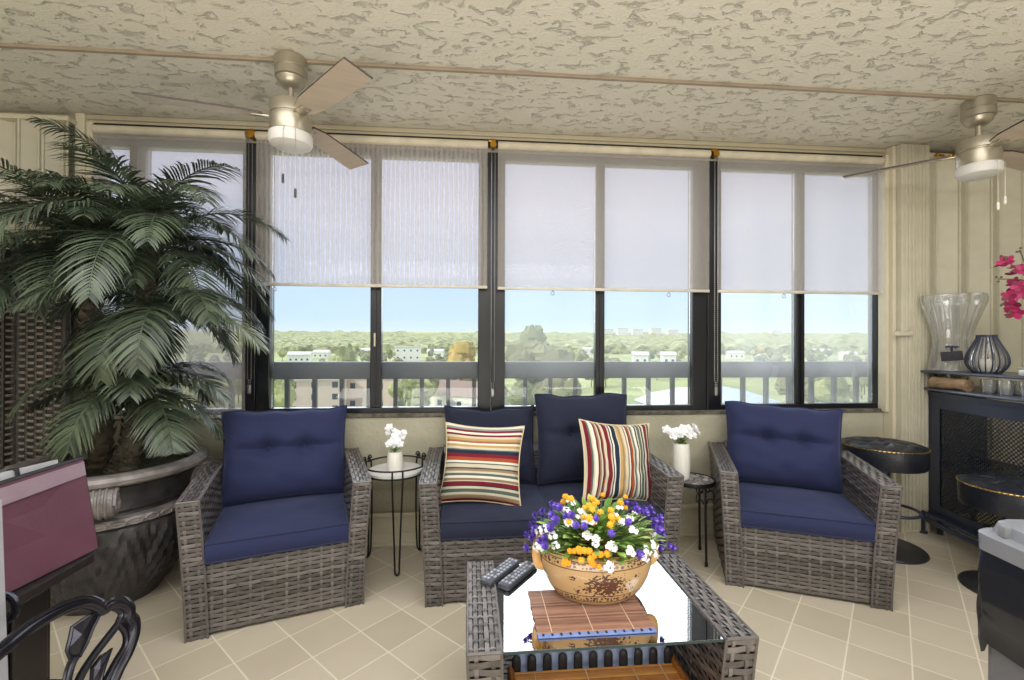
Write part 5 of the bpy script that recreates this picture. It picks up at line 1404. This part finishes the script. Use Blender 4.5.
tree(3, 462, 339, 150, 44, 'golden-leaved tree at the right side of the second window')
tree(0, 345, 350, 130, 46, 'bright yellow-green tree above the top rail, second window left pane')
tree(0, 282, 376, 95, 40, 'pale green tree below the rail at the left corner of the second window')
tree(4, 553, 376, 120, 40, 'sparse grey-green tree on the lawn under the rail, third window')
tree(0, 412, 374, 110, 54, 'yellow-green tree below the rail left of the white house, second window')
spots = []
for k in range(250):
    for _ in range(30):
        px = rng.uniform(110, 890); d = rng.uniform(230, 560) if k < 190 else rng.uniform(100, 200)
        if k >= 190 and d < 130 and (290 < px < 405 or 430 < px < 490 or 575 < px < 790 or 250 < px < 290): continue
        if 560 < px < 700 and d < 175: continue
        if 630 < px < 790 and d < 225: continue
        if 430 < px < 500 and d < 160: continue
        if all(abs(px-a)*min(d, b_)/FPX > 4 or abs(d-b_) > 9 for a, b_ in spots): break
    else: continue
    spots.append((px, d))
    wp = rng.uniform(7, 12)*FPX/d; hh = rng.uniform(7.5, 11.5)
    kd = rng.choices(range(5), (4, 4, 3, .7, 3))[0]
    tree(kd, px, 342-(gz(d)+hh-1.2)*FPX/d, d, wp)
# houses
m_stw = mat('white_house_wall', (236, 232, 224), .8, var=.04, scale=.5); m_pink = mat('pink_house_wall', (226, 204, 190), .8, var=.05, scale=.5); m_roofb = mat('brown_shingle_roof', (150, 126, 112), .8, var=.12, scale=.8); m_win = mat('dark_window', (60, 70, 84), .2); m_roofw = mat('pale_roof', (214, 208, 198), .7, var=.06, scale=.5)
def house(label, px, d, w_, dp, h, rz, mw, mr, gable=0, wins=3, floors=1):
    g = gpt(px, d); t = thing('house', label, 'house', tuple(g), rz)
    f = MB(); f.box(-w_/2, w_/2, -dp/2, dp/2, -2, h); f.build('walls', mw, t, False)
    f = MB(); o = .6
    if gable:
        A = [(-w_/2-o, -dp/2-o, h), (w_/2+o, -dp/2-o, h), (w_/2+o, dp/2+o, h), (-w_/2-o, dp/2+o, h)]; r0, r1 = (-w_/2-o, 0, h+gable), (w_/2+o, 0, h+gable)
        f.face([A[0], A[1], r1, r0]); f.face([A[2], A[3], r0, r1]); f.face([A[1], A[2], r1]); f.face([A[3], A[0], r0]); f.face(list(reversed(A)))
    else: f.box(-w_/2-o, w_/2+o, -dp/2-o, dp/2+o, h, h+.7)
    f.build('roof', mr, t, False)
    for fl_ in range(floors):
        for k in range(wins):
            x = -w_/2+w_*(k+.5)/wins; z = h/floors*(fl_+.35)
            f = MB(); f.box(x-.7, x+.7, -dp/2-.08, -dp/2+.05, z, z+1.5, .05); f.build('window', m_win, t, False)
house('pink stucco house below the rail, second window left pane', 318, 122, 15, 10, 9.2, .15, m_pink, m_roofw, 0, 3, 3)
house('peach house with dark upright window below the rail, beside the pink house', 372, 128, 15, 9, 9.5, -.1, m_pink, m_roofw, 0, 2, 2)
house('white gabled house with brown roof below the rail, second window right pane', 470, 128, 19, 11, 4.6, -.55, m_stw, m_roofb, 3.6, 3, 1)
house('white stepped apartment house in the trees, second window right pane', 408, 400, 22, 14, 12, .1, m_stw, m_roofw, 0, 4, 2)
house('low white house with pale roof in the trees, second window left pane', 300, 360, 16, 10, 7, .2, m_stw, m_roofw, 2.5, 4, 1)
house('white house among grey trees, third window right pane', 640, 260, 8, 8, 12, -.2, m_stw, m_roofw, 2, 2, 2)
house('narrow white house second from the lake, third window right pane', 668, 262, 7, 8, 12, -.2, m_stw, m_roofw, 2, 2, 2)
house('small white house in the woods, fourth window', 848, 430, 12, 9, 6, -.3, m_stw, m_roofw, 2, 3, 1)
for k, (px, h, lab) in enumerate(((607, 30, 'pale apartment tower on the skyline, third window, leftmost of the row'), (622, 33, 'pale apartment tower on the skyline, second of the row in the third window'), (637, 31, 'pale apartment tower on the skyline, third of the row in the third window'), (655, 34, 'pale apartment tower on the skyline, fourth of the row in the third window'), (672, 29, 'pale apartment tower on the skyline, right end of the row in the third window'), (775, 27, 'pale wide block on the skyline in the fourth window'))):
    house(lab, px, 1500, 34, 20, h-4, 0, m_stw, m_roofw, 0, 4, 3)

for k, (px, d, w_) in enumerate(((322, 430, 14), (362, 480, 18), (392, 400, 12), (436, 460, 16), (500, 420, 10), (590, 520, 16), (735, 440, 14), (765, 380, 12), (820, 500, 18))):
    house('small pale house half hidden in the woods, %s from the left' % ('first', 'second', 'third', 'fourth', 'fifth', 'sixth', 'seventh', 'eighth', 'ninth')[k], px, d, w_, 9, 5.5, rng.uniform(-.5, .5), m_stw, m_roofw, 2.5, 3, 1)
